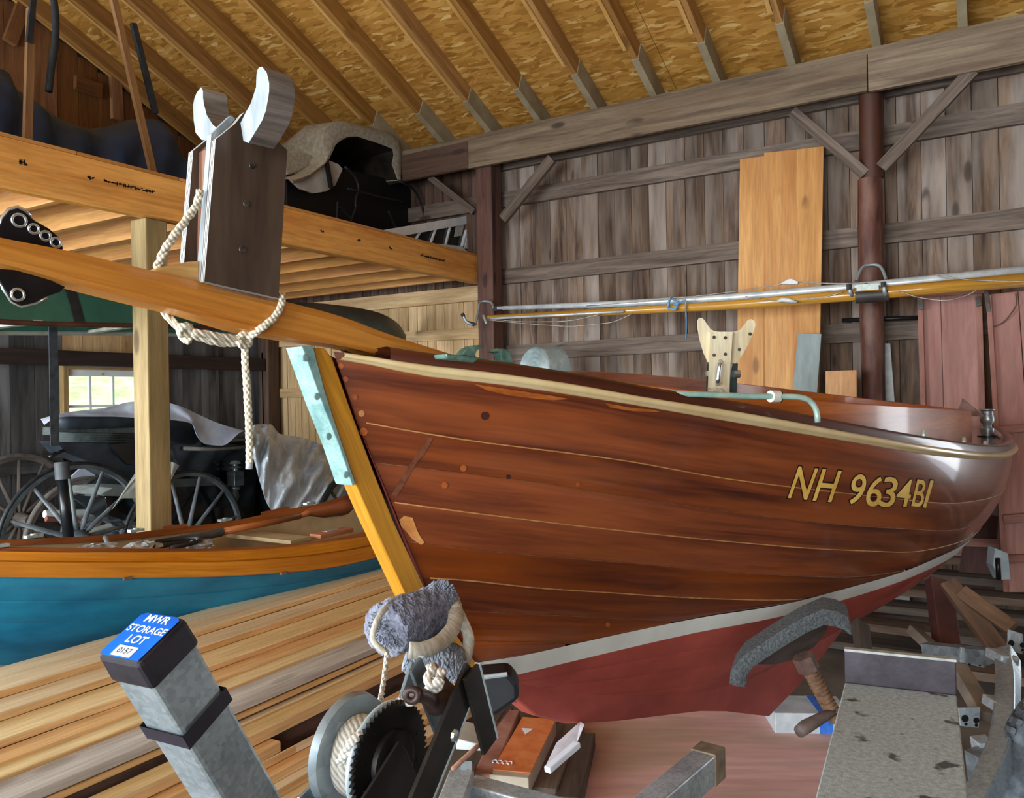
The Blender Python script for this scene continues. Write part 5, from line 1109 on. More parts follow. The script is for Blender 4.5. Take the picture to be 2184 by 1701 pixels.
cr_ = MB(); cr_.tube(spline([PY(2118, 697, 5.94), PY(2135, 690, 5.94), PY(2155, 670, 5.95), PY(2168, 645, 5.96), PY(2166, 625, 5.99)], 14), .004, 5); cr_.build('wire', plain('rusty_wire', '4a3630', '6a5044'), d2)
d3 = root('low_cabinet', 'dark red-brown wooden door piece behind the stern, near the floor', 'door', PY(2090, 1180, 5.9))
dpl(d3, [(2065, 1085), (2130, 1100), (2122, 1260), (2040, 1255)], 5.95, 5.85, .04, 'panel', wood('dark_red_wood', '3a2320', '5a3a34', 1, 8, .8, 0, var=.02)); MB().bar(PY(2058, 1155, 5.83), PY(2130, 1158, 5.83), .03, .05).build('rail', RED_E, d3)
# ------------------------------------------------------------------ masts on hooks
MASTW = plain('white_aluminium', 'b9c4c9', 'dde6ea', 12, .35, .3); GOLDW = wood('gold_varnished_spar', 'a97523', 'd9a648', .6, 14, .25, 0, coat=.6, var=.02)
YM = 5.86
m1_ = root('mast', 'long white aluminium mast, upper of the two spars on the wall hooks', 'mast', PY(1500, 641, YM)); 
MB().tube([PY(1062, 657, YM+.05), PY(1310, 648, YM+.03), PY(1560, 634, YM), PY(1857, 609, YM), PY(2230, 572, YM)], [.018, .026, .028, .030, .032], 12).build('tube', MASTW, m1_, smooth=True)
MB().bar(PY(1054, 659, YM+.05), PY(1072, 656, YM+.05), .03, .04).build('end_fitting', BLACKM, m1_)
m2_ = root('spar', 'gold varnished wooden spar, lower of the two spars on the wall hooks', 'spar', PY(1500, 656, YM))
MB().tube([PY(1038, 677, YM-.03), PY(1310, 664, YM-.04), PY(1560, 650, YM-.05), PY(1857, 626, YM-.05), PY(2230, 592, YM-.05)], [.02, .03, .036, .042, .044], 12).build('pole', GOLDW, m2_, smooth=True)
MB().tube([PY(1046, 679, YM-.08), PY(1200, 671, YM-.085), PY(1330, 664, YM-.09)], .010, 8).build('sail_track', MASTW, m2_, smooth=True)
dk = MB(); dk.tube([PY(1826, 632, YM-.05), PY(1896, 627, YM-.05)], .047, 14); dk.build('dark_sleeve', plain('dark_sleeve', '2b2724', '443d38', 8, .5), m2_, smooth=True, angle=40)
MB().prism([PY(1827, 607, YM-.105), PY(1874, 604, YM-.105), PY(1874, 617, YM-.105), PY(1827, 620, YM-.105)], (0, -.002, 0)).build('paper_label', plain('pale_green_label', 'b8c8c0', 'd8e2dc', 60, .7), m1_)
WIRE = plain('steel_wire', '8d8880', 'b9b4aa', 20, .35, .6)
for i, (pts, lab) in enumerate((((PY(1700, 601, YM-.08), PY(1560, 622, YM-.06), PY(1400, 640, YM-.03), PY(1250, 652, YM)), 'stay wire running left from the white spreader'),
        ((PY(1038, 682, YM-.1), PY(1150, 692, YM-.1), PY(1230, 695, YM-.1), PY(1300, 688, YM-.1), PY(1350, 668, YM-.1)), 'slack stay wire sagging lowest under the spars'), ((PY(1040, 680, YM-.09), PY(1130, 686, YM-.09), PY(1210, 684, YM-.09), PY(1280, 670, YM-.09)), 'slack stay wire sagging just under the spars at left'),
        ((PY(1590, 632, YM-.1), PY(1660, 641, YM-.1), PY(1750, 634, YM-.1), PY(1800, 622, YM-.1)), 'stay wire passing through the turnbuckle'), ((PY(1918, 621, YM-.1), PY(1960, 634, YM-.12), PY(2020, 640, YM-.12), PY(2070, 626, YM-.1), PY(2082, 618, YM-.1)), 'slack wire looping before the red door'), ((PY(2000, 588, YM-.09), PY(2090, 598, YM-.1), PY(2200, 600, YM-.1)), 'wire along the spars at the right edge'), ((PY(1690, 601, YM-.08), PY(1780, 604, YM-.08), PY(1850, 604, YM-.06)), 'stay wire running right from the white spreader'))):
    tag(MB().tube(spline(list(pts), 22), .0035, 5).build('stay_wire', WIRE, smooth=True), lab, 'wire')
sp1 = MB(); sp1.prism([PY(1663, 607, YM-.09), PY(1682, 596, YM-.09), PY(1690, 595, YM-.09), PY(1705, 602, YM-.09), PY(1703, 607, YM-.09)], (0, -.03, 0)); tag(sp1.build('spreader', plain('white_metal_fitting', 'b9c2c2', 'd6dcdc', 9, .4), bevel=.004), 'small white spreader fitting standing on the upper mast', 'fitting')
tb_ = MB(); tb_.tube([PY(1656, 643, YM-.11), PY(1668, 639, YM-.11), PY(1682, 640, YM-.11), PY(1700, 644, YM-.11)], [.006, .016, .016, .006], 10); tag(tb_.build('turnbuckle', plain('white_metal_fitting', 'b9c2c2'), smooth=True), 'pale turnbuckle hanging under the spars before the pine boards', 'fitting')
BLUE = plain('blue_cord', '4a7fae', '74a6cf', 20, .7)
bl_ = MB(); bl_.tube(spline([PY(1428, 640, YM-.09), PY(1424, 655, YM-.1), PY(1440, 660, YM-.11), PY(1445, 648, YM-.1), PY(1432, 636, YM-.06), PY(1428, 640, YM-.09)], 20), .009, 6); bl_.tube(spline([PY(1450, 645, YM-.1), PY(1462, 638, YM-.1), PY(1464, 690, YM-.09), PY(1463, 722, YM-.09)], 14), .006, 6); bl_.tube([PY(1436, 650, YM-.1), PY(1450, 645, YM-.1)], .006, 6)
tag(bl_.build('blue_tie', BLUE, smooth=True), 'blue cord knotted round the two spars with one end hanging', 'cord')
def hook(pts_list, lab, loc, ends, tips):
    h = root('wall_hook', lab, 'hook', loc); mb = MB()
    MB().tube(spline(pts_list, 26), .011, 8).build('rod', plain('grey_painted_rod', '8b979c', 'aab5ba', 12, .4, .4), h, smooth=True)
    for e in ends: MB().tube(spline(e, 10), .013, 8).build('hook_arm', plain('grey_painted_rod', '8b979c'), h, smooth=True)
    for t in tips: MB().tube(t, .017, 8).build('rubber_tip', plain('black_rubber_tip', '17191b', '2a2c2e', 9, .6), h, smooth=True, angle=40)
hook([PY(1826, 600, 5.98), PY(1836, 575, 6.05), PY(1846, 566, 6.08), PY(1860, 564, 6.09), PY(1874, 566, 6.08), PY(1882, 575, 6.05), PY(1890, 597, 5.98)], 'grey wall hook on the round post carrying the spars', PY(1858, 600, 6.05),
     [[PY(1826, 600, 5.98), PY(1822, 622, 5.80), PY(1815, 630, 5.76), PY(1812, 612, 5.75)], [PY(1890, 597, 5.98), PY(1893, 620, 5.80), PY(1888, 628, 5.76), PY(1885, 606, 5.75)]], [[PY(1811, 618, 5.75), PY(1811, 605, 5.75)], [PY(1885, 612, 5.75), PY(1884, 601, 5.75)]])
hook([PY(1053, 656, 5.95), PY(1050, 648, 6.02), PY(1044, 643, 6.05), PY(1032, 642, 6.05), PY(1024, 645, 6.02), PY(1020, 665, 5.95), PY(1014, 692, 5.85)], 'grey wall hook on the square post at the left end of the spars', PY(1040, 650, 6.05),
     [[PY(1014, 692, 5.85), PY(1005, 691, 5.82), PY(995, 686, 5.8), PY(987, 671, 5.78)], [PY(1031, 672, 5.80), PY(1038, 690, 5.78)]], [[PY(1012, 692, 5.84), PY(998, 688, 5.81)], [PY(989, 675, 5.78), PY(986, 669, 5.78)]])
tag(MB().tube([PY(1796, 683, 6.30), PY(1880, 680, 6.30), PY(1965, 677, 6.28)], .016, 8).build('dark_rod', BLACKM, smooth=True), 'dark rod lying on the rail behind the round post', 'rod')
# galvanised tub hung on the wall
tub = root('wash_tub', 'round galvanised tub with ringed bottom behind the bow chock', 'tub', PY(1150, 785, 6.0))
c = PY(1140, 786, 5.72); ax = nrm(V(-.30, -.93, .05)); rr_ = PY(1140, 738, 5.72)[2] - c[2]
prof = [(0, .0)] + [(rr_*k/10, (.016 if k % 2 else -.002)) for k in range(1, 10)] + [(rr_*.97, .004), (rr_, -.01), (rr_*1.06, -.20), (rr_*1.09, -.21), (rr_*1.06, -.215), (.0, -.205)]
for dx in (-.12, .12): MB().bar(V(c[0]+.05+dx, c[1]+.1, c[2]-rr_*.9), V(c[0]+.05+dx, c[1]+.1, 0), .06, .06).build('stand_leg', W_girt, tub)
MB().lathe(prof, c, ax, 40).build('tub_shell', galv('zinc_tub', '8fa3a6', 'b7c8ca', .35, .45, 25), tub, smooth=True, angle=50)
# ------------------------------------------------------------------ trailer
tl_ = root('boat_trailer', 'galvanised boat trailer with winch stand and post, under the sailboat', 'trailer', V(-.8, 2, 0))
DKST = plain('dark_steel', '24211f', '3b3734', 9, .45, .5, bump=.05); LIT_STEEL = plain('lit_steel_edge', 'b6cdd6', 'dcebf0', 9, .4, .4)  # the pale steel colour stands in for light caught on edges
# post with the stickered cap (axes fitted to the photo)
pP = V(-.9166, .6098, 1.230); pa, pb, pc_ = V(-.9984, -.0558, -.0073), V(-.0523, .8726, .4856), V(-.0207, .4852, -.8741); S_ = .083
def sq(lam, g=0.): o = pP + pc_*lam; return [o + pa*(-g) + pb*(-g), o + pa*(S_+g) + pb*(-g), o + pa*(S_+g) + pb*(S_+g), o + pa*(-g) + pb*(S_+g)]
post = MB().rings([sq(.03, -.003), sq(.40, -.003), sq(.95, -.003)]).build('front_post', galv('bright_galvanised', '8f9ca3', 'bfccd2', .7, .4, 130), tl_, grain=pc_, bevel=.006)
MB().rings([sq(.0), sq(.018), sq(.046, .001)]).build('post_cap', plain('black_plastic_cap', '17151c', '2c2932', 20, .4), post, bevel=.007)
MB().rings([sq(.128, .0006), sq(.152, .0006)], cap=False).build('tape_band', plain('black_tape', '16131c', '262230', 20, .5), post)
BLU = plain('blue_sticker', '0a5bc4', '1a74e0', 14, .35); WHS = plain('white_print', 'e4ecf4', 'f4f8fb', 20, .5)
top = lambda u, v, e=.0006: pP - pc_*e + pa*(S_*u) + pb*(S_*v)   # u towards the left corner, v towards the right
MB().prism([top(u, v) for u, v in ((.06, .05), (.94, .05), (.97, .12), (.96, .90), (.88, .96), (.14, .96), (.05, .90))], -pc_*.0006).build('sticker', BLU, post)
xd, yd = nrm(-pa), nrm(pb)
xd_ = xd*.86 + yd*.0; 
def txt(t, u, v, size): return text_mesh('sticker_lettering', t, WHS, post, top(u, v, .0016), xd*1.0, yd*1.0, size, bold=.02, align='CENTER')
txt('MWR', .50, .78, .0185); txt('STORAGE', .50, .56, .0165); txt('LOT', .50, .34, .0185)
MB().prism([top(u, v, .0014) for u, v in ((.28, .07), (.72, .07), (.72, .27), (.28, .27))], -pc_*.0004).build('number_tag', WHS, post)
text_mesh('tag_number', '0157', plain('dark_print', '1d2430'), post, top(.50, .12, .0022), xd, yd, .0125, align='CENTER')
# winch: drum, gear wheel, frame
gC = PD(832, 1621, 1.35); wx = V(1, 0, 0)
win = root('trailer_winch', 'hand winch with black toothed gear and rope drum on the trailer', 'winch', gC)
RG = .092; nt_ = 54; ring = []
for d in (-.004, .004):
    ring.append([gC + wx*d + (RG + (.0045 if k % 2 else -.0035))*V(0, math.cos(2*math.pi*k/(2*nt_)), math.sin(2*math.pi*k/(2*nt_))) for k in range(2*nt_)])
gear = MB().rings(ring).build('gear_wheel', plain('black_gear_steel', '151313', '262323', 9, .45, .4), win)
MB().lathe([(.052, .004), (.050, .012), (.044, .014), (.0, .014)], gC, wx, 30).build('gear_boss', plain('black_gear_steel', '151313'), gear, smooth=True, angle=40)
for k in range(10):
    t = .3 + 2*math.pi*k/10; MB().lathe([(.0, .0048), (.0035, .0048), (.0035, .0042)], gC + .072*V(0, math.cos(t), math.sin(t)), wx, 8).build('gear_hole', plain('hole_black', '050505'), gear)
MB().lathe([(RG-.004, -.013), (RG+.003, -.012), (RG+.0035, -.007), (RG-.006, -.005)], gC, wx, 48, cap=False).build('lit_gear_rim', LIT_STEEL, gear, smooth=True)  # bright ring put in as light showing between the gear teeth
fC = gC - wx*.088; GD = galv('light_zinc', '8496a0', 'b9c8d0', .35, .4, 40)
MB().lathe([(.024, .006), (.055, .002), (.062, .006), (.080, .004), (.088, -.004), (.094, -.002), (.096, .004), (.092, -.010), (.02, -.006)], fC, -wx, 44).build('drum_flange', GD, win, smooth=True, angle=50)
MB().tube([fC, gC], .026, 16).build('drum_core', DKST, win, smooth=True)
dr = MB()
coil = [fC + wx*(.012 + .068*t) + (.046 + .007*math.sin(t*37) + .006*math.sin(t*11))*V(0, math.cos(t*44), math.sin(t*44)) for t in np.linspace(0, 1, 210)]
dr.tube(coil, .0075, 7); coil2 = [fC + wx*(.018 + .055*(1-t)) + (.058 + .006*math.sin(t*23))*V(0, math.cos(-t*25+1), math.sin(-t*25+1)) for t in np.linspace(0, 1, 120)]
WROPE = rope_mat('white_winch_rope', 'c2beb2', 'f0eee6', 300); dr.tube(coil2, .0075, 7); wrp = dr.build('winch_rope', WROPE, win, smooth=True); wrp['kind'] = 'stuff'
kt = MB(); twist(kt, [PD(725, 1625, 1.30), PD(745, 1590, 1.29), PD(765, 1568, 1.30), PD(790, 1548, 1.33)], .008); kt.build('rope_end', WROPE, win, smooth=True)
for poly, th, X_, nm in ([[(846, 1578), (862, 1598), (902, 1701), (910, 1760), (690, 1790), (768, 1701)], .006, .012, 'winch_plate'],):
    xx = gC[0] + .02; MB().prism([PX(*p, xx) for p in poly], (.006, 0, 0)).build(nm, plain('dark_winch_paint', '201d1c', '343030', 8, .4, .3), win, bevel=.002)
MB().prism([PX(*p, fC[0]-.02) for p in ((640, 1701), (672, 1668), (700, 1640), (740, 1640), (760, 1800), (620, 1800))], (-.006, 0, 0)).build('winch_plate', galv('bright_galvanised'), win)
MB().lathe([(.0, .02), (.012, .018), (.014, .008), (.014, 0)], PX(918, 1574, gC[0]+.05), wx, 12).build('bolt', CHROME, win, smooth=True, angle=40) if False else None
# bow stop: two A-shaped side plates
def aplate(outer, inner, X, th, mat, nm='stand_plate'):
    """flat plate with a triangular opening"""
    n = len(outer); mb = MB(); O_ = [PX(*p, X) for p in outer]; I_ = [PX(*p, X) for p in inner]
    return O_, I_
sX = gC[0] + .17
def leg(a, b, w, X, mat, nm='stand_leg', th=.008):
    p, q = PX(*a, X), PX(*b, X); d = nrm(q-p); sid = nrm(np.cross(d, (1, 0, 0)))
    o = MB().prism([p - sid*w/2, p + sid*w/2, q + sid*w/2, q - sid*w/2], (th, 0, 0)).build(nm, mat, tl_, bevel=.0015)
    e = MB().bar(p - sid*(w/2) + V(th/2, 0, 0), q - sid*(w/2) + V(th/2, 0, 0), .0105, .004, up=sid).build('lit_edge', LIT_STEEL, o); return o  # pale strip painted for the light on the leg's left edge
legs = [leg((1004, 1428), (868, 1760), .058, gC[0]+.075, DKST), leg((1000, 1430), (1040, 1590), .045, gC[0]+.084, DKST), leg((884, 1414), (858, 1500), .035, gC[0]-.06, plain('grey_steel', '5b6468', '7c878b', 9, .4, .4)), leg((882, 1414), (945, 1575), .035, gC[0]-.02, plain('grey_steel', '5b6468'))]
for px in ((1006, 1450), (962, 1566)):
    MB().lathe([(.0, .012), (.009, .011), (.013, .004), (.013, 0)], PX(*px, gC[0]+.076), wx, 8).build('bolt_head', CHROME, tl_)
# plates closing the stand, base and crossmembers
def P4(px, z0, z1=None): return [PD(*p, z0) for p in px]
MB().prism(P4([(975, 1575), (1036, 1590), (1036, 1602), (972, 1598)], 2.0), M[2]*.12).build('base_flange', plain('white_painted_steel', 'c4ccca', 'dde4e2', 12, .5), tl_, bevel=.003)
h0 = .44
def deckbar(px_a, px_b, wpx, h, th, mat, nm, w=None):
    a, b = PZ(*px_a, h), PZ(*px_b, h); return MB().bar(a - V(0, 0, th/2), b - V(0, 0, th/2), w, th).build(nm, mat, tl_, bevel=.005)
deckbar((985, 1640), (940, 1760), 0, h0, .09, GALV, 'tongue_beam', .075)
deckbar((1002, 1660), (1330, 1748), 0, h0-.03, .06, GALV, 'crossmember', .07); deckbar((960, 1690), (1300, 1790), 0, h0-.09, .04, GALV_DK, 'crossmember', .10)
fr1 = MB(); A_ = PZ(1520, 1588, .46); B_ = PZ(1330, 1745, .46); fr1.bar(A_ - V(0, 0, .045), B_ - V(0, 0, .045), .075, .09); frm = fr1.build('frame_tube', GALV, tl_, bevel=.005)
d_ = nrm(B_-A_); MB().bar(A_ - V(0, 0, .045) - d_*.004, A_ - V(0, 0, .045) + d_*.07, .082, .097).build('rusty_cap', plain('rusty_end_cap', '6f5f4c', '93826a', 20, .8), frm, bevel=.004)
MB().bar(PZ(990, 1640, .30), PZ(1004, 1660, .02), .05, .05).build('jack_leg', GALV_DK, tl_)

# black rubber bow pad
MB().prism([PD(*p, 2.10) for p in ((1013, 1448), (1030, 1440), (1085, 1436), (1106, 1462), (1107, 1492), (1060, 1525), (1030, 1535), (1022, 1490))], M[2]*.10).build('bow_pad', plain('black_rubber_pad', '0a0d10', '181c20', 14, .55), tl_, bevel=.012)
MB().tube([PD(1012, 1446, 2.10), PD(1082, 1437, 2.10)], .006, 6).build('pad_strap', plain('grey_pad_strap', '8d9395', 'b6bcbe'), tl_)
MB().tube([PD(1085, 1508, 2.2), PD(1030, 1580, 2.0), PD(965, 1640, 1.9)], .006, 8).build('rusty_rod', plain('rusty_rod', '6f4a3a', '98705c', 30, .7), tl_, smooth=True)
# hook and rope bundle under the towel
hk = root('winch_hook', 'brown iron snap hook and white knotted rope under the towel', 'hook', PD(935, 1480, 1.42))
HKM = plain('brown_iron', '2e2523', '54433f', 16, .45, .4)
MB().tube(spline([PD(885, 1478, 1.32), PD(905, 1484, 1.34), PD(930, 1500, 1.38), PD(948, 1492, 1.42), PD(950, 1465, 1.44), PD(932, 1445, 1.44), PD(912, 1440, 1.42)], 22), [.012]*8 + [.020]*8 + [.012]*6, 10).build('hook', HKM, hk, smooth=True)
MB().tube([PD(878+13*math.cos(t), 1482+13*math.sin(t), 1.30) for t in np.linspace(0, 6.28, 14)[:-1]], .006, 7, closed=True).build('eye', HKM, hk, smooth=True)
k1 = MB(); twist(k1, [PD(918, 1420, 1.43), PD(932, 1438, 1.40), PD(945, 1430, 1.39), PD(935, 1450, 1.38), PD(915, 1462, 1.38), PD(928, 1470, 1.37), PD(938, 1452, 1.36)], .009); twist(k1, [PD(925, 1425, 1.40), PD(912, 1445, 1.38), PD(925, 1462, 1.36), PD(940, 1445, 1.36)], .008); k1.build('knot', WROPE, hk, smooth=True)
k2 = MB(); twist(k2, [PD(884, 1482, 1.33), PD(868, 1490, 1.40), PD(850, 1500, 1.43), PD(835, 1512, 1.43), PD(822, 1528, 1.42)], .010); twist(k2, [PD(880, 1490, 1.33), PD(862, 1500, 1.42), PD(845, 1508, 1.44), PD(830, 1524, 1.43)], .010); k2.build('rope_tail', WROPE, hk, smooth=True)
MB().tube([PD(930, 1440, 1.45), PD(918, 1425, 1.47)], .014, 8).build('pink_shackle', plain('pinkish_plastic', '8d6a68', 'b08c88', 20, .5), hk, smooth=True)
# ------------------------------------------------------------------ towel rolled over the bow roller, with strap and cord
tw_ = root('towel_roll', 'blue-grey terry towel rolled and strapped over the bow roller at the stem foot', 'towel', PD(880, 1340, 1.85))
TER = plain('blue_grey_terry', '6c7280', 'a3adba', 60, .95, sheen=.3); TER2 = plain('slate_terry', '57566a', '8a8fa0', 70, .95, sheen=.3)
def terry(path, rad, n, m, nm, mat, seed, flat=1.0, amp=.004):
    rr = random.Random(seed); c = spline(path, m); L = len(c); a = nrm(np.cross(c[1]-c[0], M[1])); mb = MB(); rs = []
    for i, p in enumerate(c):
        d = nrm(c[min(i+1, L-1)] - c[max(i-1, 0)]); a = nrm(a - d*(a @ d)); b = np.cross(d, a)
        e = 1 - .75*max(0, (abs(i/(L-1)-.5)*2-.86)/.14)**2
        R = rad(i/(L-1)) * e
        rs.append([p + (R + rr.uniform(-amp, amp) + .0012*math.sin(k*.7 + i*.35))*(a*math.cos(t)*flat + b*math.sin(t)) for k, t in enumerate(2*math.pi*k/n for k in range(n))])
    return mb.rings(rs).build(nm, mat, tw_)
terry([PD(812, 1350, 1.72), PD(840, 1335, 1.76), PD(890, 1315, 1.83), PD(935, 1290, 1.90), PD(958, 1278, 1.93)], lambda t: .055 + .004*math.sin(t*6), 90, 110, 'roll', TER2, 5, amp=.0025)
terry([PD(868, 1385, 1.80), PD(905, 1400, 1.80), PD(940, 1410, 1.80), PD(972, 1420, 1.82)], lambda t: .045, 70, 80, 'lower_fold', TER, 6, amp=.0025)
rr = random.Random(9)
tf = MB()
for cx, cy, z, R_, n_ in ((832, 1332, 1.715, .042, 380), (938, 1268, 1.87, .032, 300)):
    c = PD(cx, cy, z); nv = nrm(EYEP - c + V(-.1, 0, .3))
    for _ in range(n_):
        a = rr.uniform(0, 6.28); r = R_*math.sqrt(rr.uniform(.02, 1)); u = nrm(np.cross(nv, (.2, .9, .1))); v = np.cross(nv, u)
        o_ = u*math.cos(a) + v*math.sin(a); p = c + o_*r - nv*(r*r/R_*.35); d = nrm(o_*(r/R_)*1.3 + nv)
        tf.tube([p, p + d*.005, p + d*.009 + V(rr.uniform(-.002, .002), rr.uniform(-.002, .002), -.001)], [.0013, .0013, .001], 4)
t_o = tf.build('terry_tufts', TER, tw_); t_o['kind'] = 'stuff'
STR = plain('beige_webbing', 'a49d8c', 'cfc9ba', 40, .8, bump=.2, stretch=(1, 4, 1))
def ribbon(pts, w, nm, upv=None, twf=None):
    c = spline(pts, 40); mb = MB(); r0, r1 = [], []
    for i, p in enumerate(c):
        d = nrm(c[min(i+1, 39)] - c[max(i-1, 0)]); v = nrm(EYEP - p); s = nrm(np.cross(d, v)); 
        if twf: k = twf(i/39); s = nrm(s*math.cos(k) + np.cross(d, s)*math.sin(k))
        r0.append(p - s*w/2); r1.append(p + s*w/2)
    return mb.grid([r0, [(a+b)/2 + nrm(EYEP-a)*.002 for a, b in zip(r0, r1)], r1]).build(nm, STR, tw_, smooth=True, solid=.003)
ribbon([PD(872, 1386, 1.68), PD(900, 1386, 1.69), PD(935, 1372, 1.72), PD(962, 1345, 1.77), PD(972, 1310, 1.83), PD(966, 1282, 1.88)], .034, 'strap')
ribbon([PD(966, 1290, 1.86), PD(985, 1320, 1.84), PD(1000, 1365, 1.82), PD(992, 1410, 1.80), PD(975, 1448, 1.80)], .026, 'strap_tail', twf=lambda t: .5*math.sin(t*5))
ribbon([PD(960, 1256, 1.93), PD(900, 1262, 1.86), PD(850, 1275, 1.78), PD(815, 1305, 1.70), PD(798, 1340, 1.67), PD(795, 1362, 1.66), PD(815, 1385, 1.66), PD(826, 1392, 1.66)], .012, 'binding_tape')
cd = MB(); twist(cd, [PD(826, 1390, 1.66), PD(820, 1440, 1.60), PD(812, 1490, 1.52), PD(805, 1535, 1.40)], .0055); cd.build('cord', WROPE, tw_, smooth=True)
# ------------------------------------------------------------------ trailer step plate, guide pad, fender tube and tyre on the right
GRIT = plain('grey_grit_coating', '929d9e', 'b6c1c3', 90, .9, bump=.6, detail=8); 
def grit():
    m = MATS['grey_grit_coating']; nt = m.node_tree; b = nt.nodes['Principled BSDF']; src = b.inputs['Base Color'].links[0].from_socket
    tc = N(nt, 'ShaderNodeTexCoord'); n = N(nt, 'ShaderNodeTexNoise', Scale=14.0, Detail=3.0); nt.links.new(tc.outputs['Object'], n.inputs['Vector'])
    r = ramp(nt, ((.60, (0, 0, 0)), (.66, (1, 1, 1)))); nt.links.new(n.outputs['Fac'], r.inputs[0]); c = mixc(nt, r.outputs[0], src, lin('484c4a')); nt.links.new(c, b.inputs['Base Color'])
grit()
hp_ = .80
st1 = root('step_plate', 'grey gritty step plate with a dark upright lip, at lower right', 'step', PZ(1900, 1600, hp_))
cor = [PZ(*p, hp_) for p in ((1802, 1455), (2040, 1482), (2075, 1790), (1716, 1790))]
MB().prism(cor, (0, 0, -.02)).build('tread', GRIT, st1, bevel=.003)
a, b = cor[0], cor[1]; up_ = V(0, 0, .083)
lip = MB(); lip.prism([a, b, b + up_, a + up_], nrm(np.cross(b-a, up_))*-.014 if False else V(.0, .014, 0)); lip.build('lip', plain('dark_purple_paint', '2b252c', '413a43', 14, .4, bump=.1), st1, bevel=.002)
MB().bar(a + up_ + V(0, .004, .003), b + up_ + V(0, .004, .003), .02, .006).build('worn_lip_edge', plain('worn_grey_edge', '8c908c', 'b0b4b0', 40, .7), st1)
mbl = cor[0]*.25+cor[1]*.25+cor[2]*.25+cor[3]*.25; MB().bar(V(mbl[0], mbl[1]+.1, .78), V(mbl[0], mbl[1]+.1, 0), .06, .06).build('support_leg', GALV_DK, st1)
# screw pad that props the bilge
sp2 = root('boat_stand_pad', 'carpet-padded screw support holding the red bilge of the sailboat', 'boat stand', PD(1690, 1420, 2.55))
CARP = plain('grey_carpet', '4c5458', '878f94', 120, .95, bump=.8)
zc1, zc2 = 2.42, 2.68
def pz(x, y): return PD(x, y, zc1 + (zc2-zc1)*(x-1560)/250)
ctop = [pz(*p) for p in ((1556, 1458), (1558, 1432), (1580, 1402), (1620, 1375), (1665, 1345), (1710, 1318), (1755, 1298), (1785, 1303), (1808, 1315), (1817, 1350))]
cbot = [pz(*p) for p in ((1590, 1465), (1592, 1440), (1604, 1424), (1635, 1402), (1675, 1376), (1718, 1350), (1758, 1332), (1778, 1335), (1800, 1342), (1812, 1352))]
vz = M[2]*.16 + M[0]*.06
mbc = MB(); mbc.sheet([ctop, [(p+q)/2 - M[2]*.008 for p, q in zip(ctop, cbot)], cbot], vz); mbc.build('carpet_pad', CARP, sp2, smooth=True, angle=50)
MB().prism([pz(*p) + M[2]*.03 for p in ((1606, 1416), (1640, 1400), (1690, 1368), (1735, 1340), (1765, 1335), (1775, 1345), (1745, 1385), (1705, 1412), (1660, 1424), (1625, 1424))], M[2]*.05).build('wooden_chock', wood('dark_old_wood', '2b211e', '4d3f39', 2, 14, .85, 0, var=.02), sp2, bevel=.004)
RUST = plain('rusty_screw', '5e4432', '8a684c', 40, .75, bump=.3); RUST2 = plain('dark_rust', '4a3530', '6e544a', 30, .75)
MB().tube([PD(1712, 1398, 2.50), PD(1726, 1428, 2.50)], .034, 6).build('nut', RUST2, sp2)
sa_, sb_ = PD(1722, 1420, 2.50), PD(1785, 1535, 2.50); dsc = nrm(sb_-sa_); us_ = nrm(np.cross(dsc, M[2])); vs_ = np.cross(dsc, us_)
prof = []; Ln = np.linalg.norm(sb_-sa_)
for i in range(60): prof.append((.021 + (.0035 if i % 4 < 2 else -.001), Ln*i/59))
MB().lathe(prof, sa_, dsc, 14).build('threaded_rod', RUST, sp2, smooth=True, angle=25)
MB().tube([PD(1704, 1560, 2.42), PD(1720, 1548, 2.44), PD(1752, 1530, 2.46), PD(1790, 1512, 2.5)], [.018, .021, .017, .008], 10).build('handle', plain('dark_wood_handle', '4d3f3b', '6f5f58', 20, .7), sp2, smooth=True)
pbase = PD(1790, 1545, 2.50); MB().bar(pbase, V(pbase[0], pbase[1], .0), .05, .05).build('stand_leg', GALV_DK, sp2)
# trailer of the neighbouring boat: curved tube, brackets, tyre
t2 = root('second_trailer', 'second galvanised trailer at lower right with a curved fender tube', 'trailer', PD(2120, 1600, 2.2))
cv = spline([PD(2148, 1395, 2.65), PD(2150, 1440, 2.55), PD(2148, 1500, 2.40), PD(2142, 1560, 2.25), PD(2128, 1620, 2.1), PD(2098, 1690, 1.98), PD(2060, 1760, 1.88)], 26)
rs = []
for i, p in enumerate(cv):
    d = nrm(cv[min(i+1, 25)] - cv[max(i-1, 0)]); s = nrm(np.cross(d, M[2]) if abs(d @ M[2]) < .9 else M[0]); n2 = np.cross(d, s); w = .034; rs.append([p + s*w + n2*w*.8, p - s*w + n2*w*.8, p - s*w - n2*w*.8, p + s*w - n2*w*.8])
MB().rings(rs).build('curved_tube', galv('bright_galvanised'), t2, bevel=.006)
for p, q in (((2112, 1500), (2152, 1506)), ((2118, 1398), (2156, 1402))): MB().bar(PD(*p, 2.38 if p[1] > 1450 else 2.62), PD(*q, 2.38 if p[1] > 1450 else 2.62), .09, .03).build('weld_collar', GALV, t2, bevel=.004)
for px, z in ((((2050, 1380), (2104, 1388), (2100, 1424), (2048, 1412)), 2.8), (((2044, 1510), (2092, 1508), (2088, 1552), (2048, 1548)), 2.42), (((2152, 1342), (2182, 1352), (2182, 1395), (2150, 1388)), 2.75)):
    pl_ = MB().prism([PD(*p, z) for p in px], M[2]*.01).build('bracket', GALV, t2, bevel=.002)
    cx, cy = sum(p[0] for p in px)/4, sum(p[1] for p in px)/4
    for dx, dy, r in ((-10, 2, .011), (14, 6, .009), (-8, 14, .005), (14, 16, .005)):
        MB().lathe([(.0, .001), (r, .001), (r, 0)], PD(cx+dx, cy+dy, z), -M[2], 12).build('bolt_hole', plain('hole_black', '050505'), pl_)
